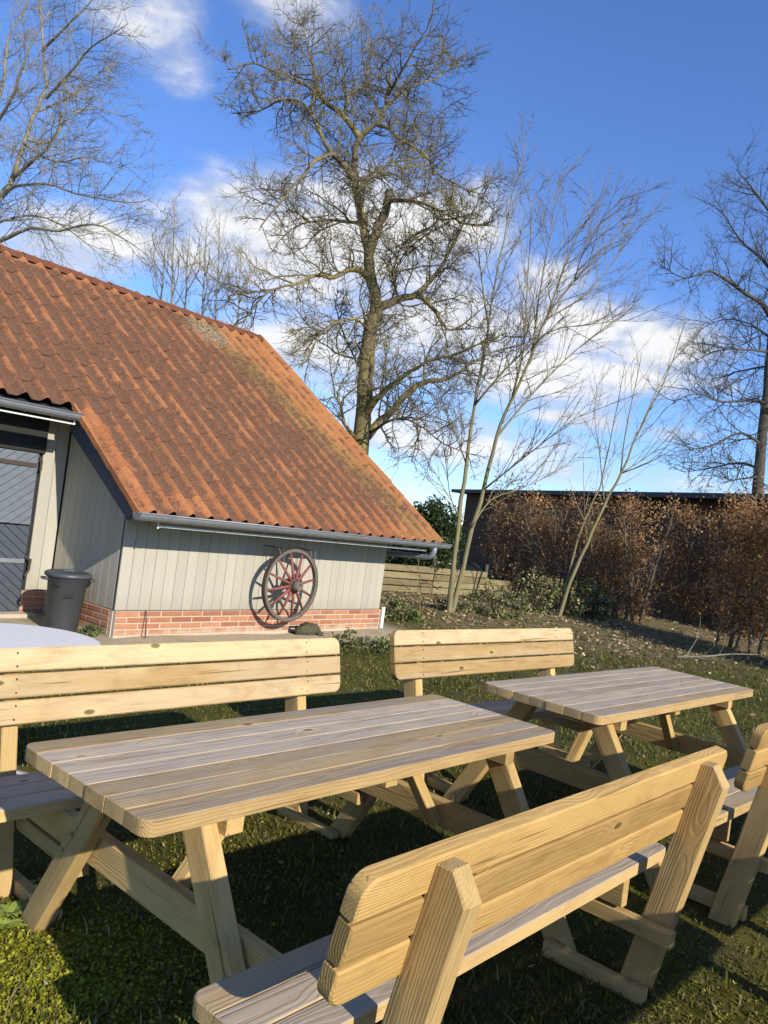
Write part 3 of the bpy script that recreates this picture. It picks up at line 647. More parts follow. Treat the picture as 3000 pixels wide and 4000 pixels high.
            post(0)
            plank('bench_rail', .60, .055, frame((xi, sy*.745, .245), (0, 1, 0), ez=(-1, 0, 0)), 'pine')
            plank('ground_runner', .40, .058, frame((xi, sy*.775, .012), (0, 1, 0), ez=(-1, 0, 0)), 'pine')
        plank('seat_bearer', 1.72, .108, frame((xi, 0, .341), (0, 1, 0), ez=(-1, 0, 0)), 'pine')
        a = Vector((sx*.665, 0, .30)); b = Vector((sx*.35, 0, .688)); d = (b-a).normalized()
        plank('brace', (b-a).length, .055, frame((a+b)/2, d, ey=(0, 1, 0)), 'pine', t=.045)
    return root
TA = (-.0594, 2.9712, .842); TB = (1.5758, 4.7206, .8066)
t1 = picnic_table(TA, 0, 'nearest wooden picnic table with slatted bench backs and grey weathered top')
t2 = copy_tree(t1); t2.location = (TB[0], TB[1], .038); t2.rotation_euler = (0, 0, TB[2])
t2['label'] = 'wooden picnic table with bench backs further away, towards the hedge'

def local(A, x, y): return (A[0]+x*math.cos(A[2])-y*math.sin(A[2]), A[1]+x*math.sin(A[2])+y*math.cos(A[2]))
for xl, lb in ((.22, 'unseen wooden picnic table beside the camera, added to shade the lawn'), (2.27, 'unseen wooden picnic table further right, added to shade the lawn')):
    t3 = copy_tree(t1); c = local(TA, xl, -3.16); t3.location = (c[0], c[1], 0); t3.rotation_euler = (0, 0, TA[2]); t3['label'] = lb  # unseen tables added so their backs cast shade across the near lawn

# ------------------------------------------------------------------ small things at the barn foot
def mossy_stone():
    def lump(name, px, py, sc, mat, seed, **kw):
        r = random.Random(seed); p = onz(px, py, .03); mb = MB(); n, m = 14, 9; vs = []; fs = []
        ph = [r.uniform(0, 6) for _ in range(9)]
        for i in range(m+1):
            t = math.pi*i/m
            for j in range(n):
                a = 2*math.pi*j/n; k_ = 1+.16*math.sin(3*a+ph[0]+2*t)+.13*math.sin(5*a+ph[1])*math.sin(2*t+ph[2])+.10*math.sin(7*t+ph[3]+a)+r.uniform(-.05, .05)
                vs.append((sc[0]*k_*math.sin(t)*math.cos(a), sc[1]*k_*math.sin(t)*math.sin(a), sc[2]*(k_*math.cos(t)+.5)))
        for i in range(m):
            for j in range(n): fs.append((i*n+j, (i+1)*n+j, (i+1)*n+(j+1) % n, i*n+(j+1) % n))
        return mb.add(vs, fs).obj(name, mat, None, Matrix.Translation((p.x, p.y, float(gz(p.x, p.y)))) @ Matrix.Rotation(BA, 4, 'Z'), smooth=True, **kw)
    m, k, b = material('mossy_stone', .95, .1); co = k.node('ShaderNodeTexCoord').outputs['Object']; n = k.noise(co, 18, 6, .65); n2 = k.noise(co, 60, 4)
    c = k.mix(k.ramp(n, .4, .6), (.10, .085, .06), (.085, .085, .028)); c = k.mix(k.ramp(n2, .5, .8), c, (.24, .21, .15)); k.put(b.inputs['Base Color'], c); k.put(b.inputs['Normal'], k.bump(k.m('ADD', n, n2), 1., .02))
    lump('mossy_stone', 1200, 2470, (.19, .10, .085), m, 3, label='lumpy moss-covered stone on the soil below the wagon wheel', cat='stone')
    lump('mossy_stone', 1252, 2478, (.045, .04, .03), m, 5, label='small dark stone right of the lumpy mossy stone', cat='stone')
    p = onz(1128, 2466, .03)
    pot = empty('flower_pot', (p.x, p.y, float(gz(p.x, p.y))+.055), BA, label='small black pot lying on its side beside the mossy stone', cat='pot')
    MB().lathe([(.0, .0), (.038, .0), (.05, .09), (.056, .09), (.056, .105), (.048, .105), (.034, .012), (.0, .012)], 18).obj('pot_wall', M_['dark'], pot, Matrix.Rotation(R_(95), 4, 'Y') @ Matrix.Rotation(.4, 4, 'X'))
    # thin rusty rod leaning on the brick base
    a = BO+BU*.30+BV*(-.13)+Vector((0, 0, -.03)); e = BO+BU*.335+BV*(-.03)+Vector((0, 0, .275))
    MB().tube([a, a.lerp(e, .5)+Vector((.004, 0, 0)), e], [.007, .006, .005], 6).obj('rusty_rod', M_['iron'], None, label='thin dark iron rod leaning against the brick base near the corner', cat='rod')
mossy_stone()

# ------------------------------------------------------------------ bare trees
def m_bark(name, c1, c2, c3, moss=.5):
    m, k, b = material(name, .92, .12); p = k.node('ShaderNodeNewGeometry').outputs['Position']; tc = k.node('ShaderNodeTexCoord').outputs['Object']
    n = k.noise(k.vm('MULTIPLY', tc, (9, 9, 2.5)), 1., 6, .7); n2 = k.noise(tc, 1.3, 4, .6)
    c = k.mix(n, c1, c2); c = k.mix(k.m('MULTIPLY', k.ramp(n2, .42, .62), moss), c, c3); k.put(b.inputs['Base Color'], c); k.put(b.inputs['Normal'], k.bump(n, .9, .03)); return m
M_['bark'] = m_bark('mossy_bark', (.10, .078, .048), (.24, .19, .105), (.29, .23, .075), .95)
M_['twig'] = m_bark('lichen_twigs', (.09, .075, .046), (.215, .18, .105), (.235, .195, .08), .7)
M_['bark2'] = m_bark('grey_bark', (.15, .125, .09), (.34, .30, .22), (.36, .31, .16), .5)
M_['oakbark'] = m_bark('oak_bark', (.05, .042, .033), (.12, .105, .08), (.12, .11, .06), .4)
M_['sapbark'] = m_bark('pale_sapling_bark', (.10, .082, .045), (.34, .29, .17), (.25, .225, .07), .6)
M_['saptwig'] = m_bark('sapling_twigs', (.11, .085, .055), (.26, .21, .14), (.25, .21, .10), .5)
M_['hedgetwig'] = m_bark('hedge_twigs', (.10, .07, .05), (.24, .17, .12), (.20, .16, .08), .4)
def rv(r): 
    while True:
        v = Vector((r.uniform(-1, 1), r.uniform(-1, 1), r.uniform(-1, 1)))
        if .1 < v.length < 1: return v.normalized()
def smooth_pts(P, n=3):
    """Catmull-Rom through control points"""
    out = []
    for i in range(len(P)-1):
        a, b, c, d = P[max(i-1, 0)], P[i], P[i+1], P[min(i+2, len(P)-1)]
        for j in range(n):
            t = j/n; out.append(.5*((2*b)+(c-a)*t+(2*a-5*b+4*c-d)*t*t+(3*b-a-3*c+d)*t**3))
    return out+[P[-1]]
def grow(mb, r, p, d, L, rad, lv, prm):
    """one twig and its side twigs; prm[lv] = (segments, bend, tropism z, children, child length, angle)"""
    nseg, bend, trop, nch, cl, ang = prm[lv]; pts = [p]; q = p.copy(); dd = d.normalized(); st = L/nseg
    for i in range(nseg):
        dd = (dd+rv(r)*bend+Vector((0, 0, trop))).normalized(); q = q+dd*st; pts.append(q.copy())
    mb.tube(pts, [max(.0018, rad*(1-.72*i/nseg)) for i in range(nseg+1)], 4 if rad > .012 else 3, cap=False)
    if lv+1 >= len(prm): return
    nn = max(1, int(round(nch*r.uniform(.7, 1.3))))
    for j in range(nn):
        t = r.uniform(.18, 1.) if j else 1.; x = t*nseg; i = min(int(x), nseg-1); b = pts[i].lerp(pts[i+1], x-i); ax = (pts[i+1]-pts[i]).normalized()
        s = rv(r); s = (s-ax*s.dot(ax))
        if s.length < .05: continue
        a = ang*r.uniform(.55, 1.3) if j else ang*.3
        grow(mb, r, b, ax*math.cos(a)+s.normalized()*math.sin(a), cl*L*r.uniform(.55, 1.2)*(1.15-.45*t), rad*.55*(1-.4*t)+.0012, lv+1, prm)
def limb_children(mb, r, pts, step, L, rad, prm, t0=.12, up=.0, ang=1.0, view=None):
    acc = 0; tot = sum((pts[i+1]-pts[i]).length for i in range(len(pts)-1)); run = 0; nxt = tot*t0
    for i in range(len(pts)-1):
        seg = pts[i+1]-pts[i]; l = seg.length
        while run+l > nxt:
            f = (nxt-run)/l; b = pts[i].lerp(pts[i+1], f); ax = seg.normalized(); s = rv(r); s = s-ax*s.dot(ax)+Vector((0, 0, up)); s = (s-ax*s.dot(ax)).normalized()
            a = ang*r.uniform(.6, 1.2); t = nxt/tot
            grow(mb, r, b, ax*math.cos(a)+s*math.sin(a), L*r.uniform(.5, 1.25)*(1.1-.5*t), rad*r.uniform(.6, 1.1)*(1-.35*t), 0, prm); nxt += step*r.uniform(.6, 1.4)
        run += l
def traced_tree(name, label, cat, base, trunk, limbs, prm, mats, step, L, rad, seed, up=0., ang=1.0, group=None, extra=None, lim=1.):
    """trunk / limbs: control points (px, py, depth) of the 1659-wide view with radii; limbs fill depth as well as width"""
    r = random.Random(seed); root = empty(name, base, label=label, cat=cat, group=group); inv = -Vector(base); crown = MB()
    def line(cp, r0, r1, nm, kids=True, sides=9, t0=.12):
        P = smooth_pts([dp(x, y, Y)+inv for x, y, Y in cp], 3); r0 *= lim; r1 *= lim
        P = [P[0]]+[p+rv(r)*min(r0*.25, .02) for p in P[1:-1]]+[P[-1]]; n = len(P)
        MB().tube(P, [(r0+(r1-r0)*(i/(n-1))**.7)*r.uniform(.93, 1.07) for i in range(n)], sides).obj(nm, mats[0], root, smooth=True)
        if kids: limb_children(crown, r, P, step, L, rad, prm, t0, up, ang)
        return P
    for cp, r0, r1 in trunk: line(cp, r0, r1, 'trunk', True, 12, .45)
    for cp, r0, r1 in limbs: line(cp, r0, r1, 'limb')
    if extra: extra(crown, r, inv)
    crown.obj('crown', mats[1], root, kind='stuff')
    return root
def old_tree():
    Y = 15.5; b = dp(778, 1010, Y); b.z = 0
    trunk = [([(762, 1330, Y), (770, 1100, Y), (778, 960, Y), (786, 880, Y), (792, 790, Y), (803, 700, Y), (812, 655, Y), (799, 592, Y), (794, 540, Y), (781, 480, Y), (772, 424, Y), (766, 375, Y), (765, 332, Y-.1), (780, 296, Y-.2), (814, 268, Y-.3), (829, 238, Y-.3), (838, 200, Y-.2), (846, 150, Y)], .215, .02)]
    limbs = [
        ([(768, 390, Y), (738, 352, Y-.3), (716, 332, Y-.5), (682, 348, Y-.8), (646, 388, Y-1.1), (602, 440, Y-1.4), (562, 492, Y-1.6)], .085, .012),
        ([(716, 332, Y-.5), (698, 304, Y-.5), (678, 256, Y-.3), (655, 225, Y), (610, 215, Y+.4), (560, 240, Y+.8), (500, 245, Y+1)], .055, .01),
        ([(778, 298, Y-.2), (738, 248, Y), (698, 216, Y+.2), (666, 188, Y+.3), (610, 160, Y+.2), (550, 138, Y), (492, 150, Y-.2)], .075, .012),
        ([(690, 200, Y+.2), (676, 140, Y+.5), (662, 90, Y+.9), (655, 40, Y+1.2)], .035, .008),
        ([(745, 250, Y), (752, 210, Y+.6), (790, 180, Y+1.1), (800, 120, Y+1.4), (830, 50, Y+1.6)], .04, .007),
        ([(838, 205, Y-.2), (870, 150, Y-.8), (905, 90, Y-1.2), (925, 60, Y-1.4)], .035, .006),
        ([(829, 238, Y-.3), (880, 190, Y+.4), (940, 170, Y+.9), (1000, 130, Y+1.2)], .04, .006),
        ([(814, 268, Y-.3), (836, 276, Y-.6), (870, 304, Y-1.0), (918, 332, Y-1.4), (940, 372, Y-1.7), (990, 400, Y-2.), (1040, 420, Y-2.2)], .05, .008),
        ([(796, 560, Y), (812, 500, Y-.1), (826, 470, Y-.1), (838, 440, Y-.1), (842, 412, Y-.1)], .10, .085),
        ([(838, 436, Y-.1), (860, 432, Y-.4), (914, 440, Y-.7), (962, 460, Y-1.), (1002, 484, Y-1.2), (1066, 488, Y-1.4)], .055, .008),
        ([(962, 460, Y-1.), (920, 500, Y-1.2), (870, 540, Y-1.3), (840, 590, Y-1.3)], .025, .006),
        ([(776, 482, Y), (722, 476, Y+.5), (666, 480, Y+.9), (630, 496, Y+1.2), (598, 526, Y+1.3)], .04, .007),
        ([(796, 598, Y), (765, 580, Y-.4), (722, 600, Y-.8), (682, 596, Y-1.1), (634, 614, Y-1.4), (574, 628, Y-1.6), (490, 640, Y-1.8)], .07, .010),
        ([(580, 628, Y-1.6), (560, 650, Y-1.6), (530, 690, Y-1.5), (515, 730, Y-1.4)], .025, .006),
        ([(812, 668, Y), (862, 646, Y+.1), (902, 634, Y+.2), (942, 590, Y+.3), (982, 522, Y+.3), (1010, 460, Y+.2)], .11, .014),
        ([(905, 634, Y+.2), (942, 674, Y+.5), (966, 710, Y+.7), (1000, 700, Y+.8), (1060, 650, Y+.9)], .06, .009),
        ([(862, 646, Y+.1), (850, 600, Y-.3), (880, 540, Y-.6), (930, 500, Y-.9), (985, 470, Y-1.)], .03, .006),
        ([(782, 905, Y), (814, 862, Y-.3), (842, 838, Y-.5), (874, 810, Y-.7), (922, 782, Y-1.), (1002, 758, Y-1.3), (1090, 720, Y-1.6)], .09, .010),
        ([(784, 950, Y), (822, 910, Y+.2), (862, 870, Y+.4), (894, 838, Y+.5), (930, 822, Y+.6), (970, 818, Y+.7), (1010, 790, Y+.8), (1066, 762, Y+1.), (1140, 740, Y+1.2)], .11, .012),
        ([(800, 935, Y), (850, 905, Y-.5), (900, 915, Y-1.), (960, 960, Y-1.3), (1030, 985, Y-1.5)], .035, .006),
        ([(772, 950, Y), (746, 918, Y-.3), (738, 882, Y-.4), (722, 858, Y-.6), (698, 866, Y-.8)], .05, .008),
        ([(790, 820, Y), (760, 760, Y+.4), (735, 700, Y+.7), (720, 640, Y+.9)], .03, .006),
        ([(800, 720, Y), (770, 690, Y-.5), (720, 700, Y-.9), (680, 740, Y-1.2), (650, 790, Y-1.3)], .03, .006),
        ([(770, 420, Y), (800, 380, Y+.8), (850, 350, Y+1.3), (900, 340, Y+1.7), (960, 300, Y+2.)], .045, .007)]
    prm = [(6, .36, .03, 10, .46, 1.0), (4, .36, .04, 6, .46, 1.0), (2, .32, .04, 0, 0, 0)]
    return traced_tree('bare_tree', 'big gnarled leafless tree with mossy trunk rising behind the barn roof', 'tree', b, trunk, limbs, prm, (M_['bark'], M_['twig']), .105, 1.15, .021, 11, .15, 1.1, lim=.95)
old_tree()
def left_tree():
    Y = 17.; b = dp(-170, 900, Y); b.z = 0
    trunk = [([(-215, 1300, Y), (-190, 1000, Y), (-150, 760, Y), (-80, 560, Y), (0, 430, Y), (27, 383, Y), (50, 310, Y), (80, 233, Y+.2), (100, 180, Y+.3), (92, 100, Y+.4), (88, 30, Y+.5), (95, -60, Y+.6)], .105, .016)]
    limbs = [([(-150, 700, Y), (-80, 420, Y-.3), (0, 205, Y-.5), (13, 117, Y-.5), (22, 70, Y-.5), (52, 25, Y-.5), (75, -60, Y-.4)], .055, .012),
             ([(100, 213, Y+.3), (147, 160, Y-.2), (200, 100, Y-.6), (240, 75, Y-.9), (278, 50, Y-1.1)], .035, .006),
             ([(55, 300, Y), (110, 307, Y+.5), (150, 250, Y+.9), (215, 235, Y+1.2), (300, 270, Y+1.4)], .04, .006),
             ([(27, 383, Y), (70, 350, Y-.5), (110, 310, Y-.9), (140, 240, Y-1.1), (150, 180, Y-1.2)], .05, .007),
             ([(5, 425, Y), (33, 403, Y-.3), (100, 397, Y-.8), (160, 417, Y-1.2), (283, 437, Y-1.7), (330, 425, Y-1.8)], .045, .006),
             ([(-60, 530, Y), (0, 520, Y-.4), (67, 493, Y-.8), (130, 500, Y-1.1), (200, 483, Y-1.4), (267, 517, Y-1.7), (320, 552, Y-1.9)], .06, .006),
             ([(-40, 495, Y), (30, 470, Y+.8), (100, 470, Y+1.3), (180, 520, Y+1.7), (240, 575, Y+1.9)], .04, .006),
             ([(80, 240, Y+.2), (140, 215, Y+1.), (200, 175, Y+1.5), (245, 130, Y+1.8)], .035, .006),
             ([(92, 110, Y+.4), (140, 60, Y-.2), (190, 10, Y-.5), (230, -50, Y-.7)], .035, .008),
             ([(-30, 300, Y-.4), (30, 200, Y-1.2), (60, 110, Y-1.6), (110, 20, Y-1.8)], .045, .01),
             ([(50, 310, Y), (120, 350, Y-.8), (190, 340, Y-1.3), (260, 365, Y-1.6)], .03, .006)]
    prm = [(5, .22, .02, 8, .48, .85), (4, .25, .02, 5, .48, .85), (2, .25, .0, 0, 0, 0)]
    return traced_tree('bare_tree', 'leafless spreading tree at the left edge above the roof ridge', 'tree', b, trunk, limbs, prm, (M_['bark2'], M_['bark2']), .17, 1.3, .0135, 23, .1, .9)
left_tree()
def oak():
    Y = 34.; b = dp(1630, 1300, Y); b.z = 0
    trunk = [([(1626, 1330, Y), (1636, 1080, Y), (1643, 977, Y), (1654, 871, Y), (1662, 780, Y), (1668, 690, Y), (1680, 600, Y), (1690, 500, Y), (1700, 420, Y)], .30, .06)]
    limbs = [([(1668, 690, Y), (1645, 655, Y-.5), (1616, 637, Y-1), (1565, 603, Y-1.5), (1531, 586, Y-2), (1480, 600, Y-2.5), (1425, 572, Y-3)], .13, .015),
             ([(1680, 600, Y), (1645, 560, Y+.6), (1600, 520, Y+1.2), (1575, 480, Y+1.6), (1545, 430, Y+2)], .09, .012),
             ([(1690, 500, Y), (1650, 440, Y-.8), (1620, 400, Y-1.5), (1590, 365, Y-2)], .08, .012),
             ([(1654, 871, Y), (1610, 865, Y-.8), (1560, 868, Y-1.6), (1500, 850, Y-2.4), (1440, 880, Y-3)], .08, .01),
             ([(1662, 790, Y), (1610, 800, Y+.8), (1575, 810, Y+1.5), (1560, 850, Y+2)], .06, .01),
             ([(1663, 760, Y), (1600, 755, Y-1.2), (1540, 760, Y-2), (1490, 790, Y-3)], .06, .01),
             ([(1664, 730, Y), (1620, 700, Y+1.5), (1560, 690, Y+2.5), (1500, 720, Y+3.2)], .06, .01),
             ([(1643, 960, Y), (1600, 935, Y-.9), (1545, 960, Y-1.8), (1490, 985, Y-2.4)], .09, .01),
             ([(1640, 1010, Y), (1590, 1000, Y+.9), (1540, 1010, Y+1.8), (1480, 1020, Y+2.5)], .08, .01),
             ([(1640, 1030, Y), (1600, 1035, Y-1.), (1560, 1045, Y-2)], .06, .01),
             ([(1650, 900, Y), (1690, 850, Y-1), (1740, 820, Y-2)], .12, .012), ([(1672, 650, Y), (1720, 600, Y-1), (1780, 540, Y-2)], .12, .012)]
    prm = [(5, .28, .03, 9, .45, .9), (4, .28, .02, 6, .45, .85), (2, .25, .0, 0, 0, 0)]
    return traced_tree('bare_tree', 'dark leafless oak at the right edge behind the brown hedge', 'tree', b, trunk, limbs, prm, (M_['oakbark'], M_['oakbark']), .22, 2.3, .028, 31, .1, .95)
oak()
def saplings():
    # two-stemmed young tree just right of the barn
    Y = 14.6; b = dp(968, 1325, Y); b.z = 0
    prm = [(7, .13, .028, 9, .28, .6), (3, .18, .03, 2, .4, .7), (2, .2, .02, 0, 0, 0)]
    trunk = [([(966, 1332, Y), (970, 1313, Y), (981, 1200, Y), (992, 1118, Y), (1007, 1001, Y), (1024, 876, Y), (1044, 780, Y), (1055, 702, Y), (1066, 630, Y), (1088, 520, Y), (1108, 420, Y), (1138, 310, Y)], .062, .006),
             ([(972, 1330, Y+.05), (990, 1274, Y+.1), (1020, 1140, Y+.1), (1046, 1057, Y+.1), (1072, 945, Y), (1107, 858, Y-.1), (1150, 763, Y-.2), (1180, 689, Y-.3), (1241, 607, Y-.4), (1297, 546, Y-.5), (1371, 468, Y-.6)], .06, .006)]
    limbs = [([(1150, 763, Y-.2), (1165, 640, Y+.2), (1188, 510, Y+.5), (1206, 390, Y+.7)], .022, .004), ([(1107, 858, Y-.1), (1130, 760, Y-.6), (1140, 600, Y-.9), (1150, 430, Y-1.)], .024, .004),
             ([(1180, 689, Y-.3), (1225, 560, Y), (1262, 460, Y+.2), (1272, 410, Y+.3)], .022, .004), ([(1072, 945, Y), (1150, 850, Y+.6), (1240, 760, Y+1.), (1330, 690, Y+1.3), (1390, 640, Y+1.5)], .026, .004),
             ([(1046, 1057, Y), (1130, 990, Y-.5), (1220, 920, Y-.9), (1300, 870, Y-1.1)], .02, .003), ([(1024, 876, Y), (1090, 800, Y-.4), (1180, 720, Y-.7), (1280, 700, Y-1), (1370, 690, Y-1.2)], .024, .003),
             ([(1055, 702, Y), (1040, 600, Y+.4), (1030, 480, Y+.6), (1060, 380, Y+.8)], .02, .004), ([(1180, 689, Y-.3), (1260, 640, Y+.4), (1330, 560, Y+.8), (1390, 470, Y+1)], .02, .003),
             ([(1020, 1140, Y), (1060, 1080, Y+.3), (1140, 1050, Y+.6), (1230, 1000, Y+.8), (1290, 960, Y+.9)], .016, .003), ([(1241, 607, Y-.4), (1270, 520, Y-.7), (1340, 430, Y-.9)], .014, .003),
             ([(1007, 1001, Y), (970, 900, Y+.4), (950, 820, Y+.6)], .014, .003), ([(992, 1118, Y), (970, 1060, Y-.2), (965, 980, Y-.3), (940, 900, Y-.4)], .012, .003)]
    traced_tree('young_tree', 'slender two-stemmed young tree with pale trunks just right of the barn', 'tree', b, trunk, limbs, prm, (M_['sapbark'], M_['saptwig']), .15, 1.3, .0115, 41, .25, .6, group='leafless young trees')
    Y = 16.8; b = dp(1206, 1335, Y); b.z = 0
    trunk = [([(1202, 1345, Y), (1210, 1325, Y), (1232, 1257, Y), (1267, 1175, Y), (1306, 1088, Y), (1341, 1023, Y), (1384, 923, Y), (1427, 841, Y), (1466, 741, Y), (1480, 690, Y)], .058, .006),
             ([(1214, 1318, Y), (1222, 1270, Y+.1), (1246, 1170, Y+.1), (1282, 1080, Y), (1297, 1050, Y), (1312, 980, Y-.1), (1335, 870, Y-.2), (1352, 780, Y-.3)], .036, .005)]
    limbs = [([(1341, 1023, Y), (1352, 930, Y-.3), (1380, 800, Y-.6), (1385, 760, Y-.6)], .018, .003), ([(1341, 1023, Y), (1420, 970, Y+.4), (1480, 900, Y+.7), (1500, 870, Y+.8)], .016, .003),
             ([(1341, 1023, Y), (1400, 1000, Y-.4), (1470, 960, Y-.7), (1520, 920, Y-.9)], .015, .003), ([(1306, 1088, Y), (1295, 980, Y+.4), (1285, 900, Y+.6), (1290, 830, Y+.7)], .014, .003),
             ([(1384, 923, Y), (1440, 800, Y+.3), (1510, 720, Y+.5)], .014, .003), ([(1267, 1175, Y), (1262, 1080, Y-.3), (1260, 1000, Y-.4)], .010, .003)]
    traced_tree('young_tree', 'slim leaning young tree with yellowish stems in front of the brown hedge', 'tree', b, trunk, limbs, [(6, .13, .03, 5, .28, .6), (3, .18, .03, 0, 0, 0)], (M_['sapbark'], M_['bark2']), .30, 1.25, .011, 43, .3, .55, group='leafless young trees')
    Y = 14.2; b = dp(900, 1328, Y); b.z = 0
    traced_tree('bare_shrub', 'low bare twiggy shrub before the plank fence, right of the barn corner', 'shrub', b, [([(905, 1335, Y), (908, 1290, Y), (906, 1240, Y), (902, 1200, Y)], .016, .005)],
                [([(907, 1300, Y), (880, 1270, Y-.2), (862, 1255, Y-.3)], .01, .003), ([(908, 1285, Y), (930, 1250, Y+.2), (950, 1215, Y+.3)], .01, .003), ([(890, 1330, Y), (860, 1312, Y), (846, 1290, Y)], .009, .003), ([(907, 1260, Y), (930, 1262, Y-.2), (952, 1275, Y-.3)], .008, .003)],
                [(4, .15, .03, 4, .4, .7), (2, .15, .02, 0, 0, 0)], (M_['bark'], M_['twig']), .12, .35, .006, 47, .2, .8)
    # thin brownish trees standing far behind the ridge
    for i, (x, y0, y1, Y) in enumerate(((372, 700, 425, 22), (402, 690, 500, 23), (440, 710, 470, 22.5), (468, 720, 455, 24), (350, 680, 520, 24), (515, 740, 520, 23.5))):
        b = dp(x-30, 1200, Y); b.z = 0; r = random.Random(50+i)
        trunk = [([(x-38, 1250, Y), (x-20, 950, Y), (x-4, y0, Y), (x+2, (y0+y1)/2, Y), (x+8, y1, Y)], .07, .008)]
        limbs = [([(x-2+j*2, y0-30-j*28, Y), (x+r.choice((-1, 1))*r.uniform(12, 30), y0-80-j*30, Y+r.uniform(-.6, .6)), (x+r.uniform(-34, 34), y0-130-j*32, Y+r.uniform(-.8, .8))], .02, .004) for j in range(4)]
        traced_tree('thin_tree', ('leftmost thin brownish tree behind the roof ridge', 'short thin tree second from left behind the roof ridge', 'thin upright tree third from left behind the roof ridge', 'thin brownish tree fourth from left behind the roof ridge', 'low thin tree at the left foot of the group behind the ridge', 'rightmost thin tree behind the lower end of the ridge')[i],
                    'tree', b, trunk, limbs, [(4, .15, .06, 5, .5, .6), (3, .18, .05, 3, .5, .7), (2, .2, 0, 0, 0, 0)], (M_['bark2'], M_['bark2']), .28, .85, .011, 60+i, .3, .6, group='thin trees behind the barn')
saplings()

# ------------------------------------------------------------------ foliage made of single leaves
def m_leaf(name, rough=.6, trans=.25):
    m, k, b = material(name, rough, .3); a = k.node('ShaderNodeAttribute', attribute_name='tint'); k.put(b.inputs['Base Color'], a.outputs['Color'])
    t = k.node('ShaderNodeBsdfTranslucent'); k.put(t.inputs[0], a.outputs['Color']); mx = k.node('ShaderNodeMixShader'); mx.inputs[0].default_value = trans
    out = k.n['Material Output']; k.l.new(b.outputs[0], mx.inputs[1]); k.l.new(t.outputs[0], mx.inputs[2]); k.l.new(mx.outputs[0], out.inputs[0]); return m
M_['leaf'] = m_leaf('leaf_tissue'); M_['beech'] = m_leaf('dry_beech_leaf', .55, .5); M_['gloss'] = m_leaf('glossy_leaf', .35, .12); M_['grassm'] = m_leaf('grass_blade', .7, .3)
def leaves(P, size, cols, flat=0., ratio=.55):
    """diamond leaves: P (n,3) centres, cols (n,3)"""
    n = len(P); a = rng.normal(size=(n, 3)); a[:, 2] *= (1-flat); a /= np.linalg.norm(a, axis=1)[:, None]
    b = rng.normal(size=(n, 3)); b[:, 2] *= (1-flat); b -= a*(a*b).sum(1)[:, None]; b /= np.linalg.norm(b, axis=1)[:, None]+1e-9; c = np.cross(a, b)
    s = size*rng.uniform(.6, 1.3, (n, 1)); w = s*ratio; k = rng.uniform(.1, .45, (n, 1))*w
    V = np.stack([P-a*s, P+b*w+c*k-a*s*.1, P+a*s, P-b*w+c*k-a*s*.1], 1).reshape(-1, 3); F = np.arange(4*n).reshape(-1, 4)
    F = np.concatenate([F[:, [0, 1, 2]], F[:, [0, 2, 3]]]); return V, F, np.repeat(cols, 4, 0)
def pal(n, cs, w=None, j=.25):
    cs = np.array(cs); i = rng.choice(len(cs), n, p=w); return np.clip(cs[i]*rng.uniform(1-j, 1+j, (n, 1)), 0, 1)
BEECH = [(.42, .215, .078), (.55, .30, .11), (.27, .14, .06), (.64, .39, .17), (.36, .20, .09)]
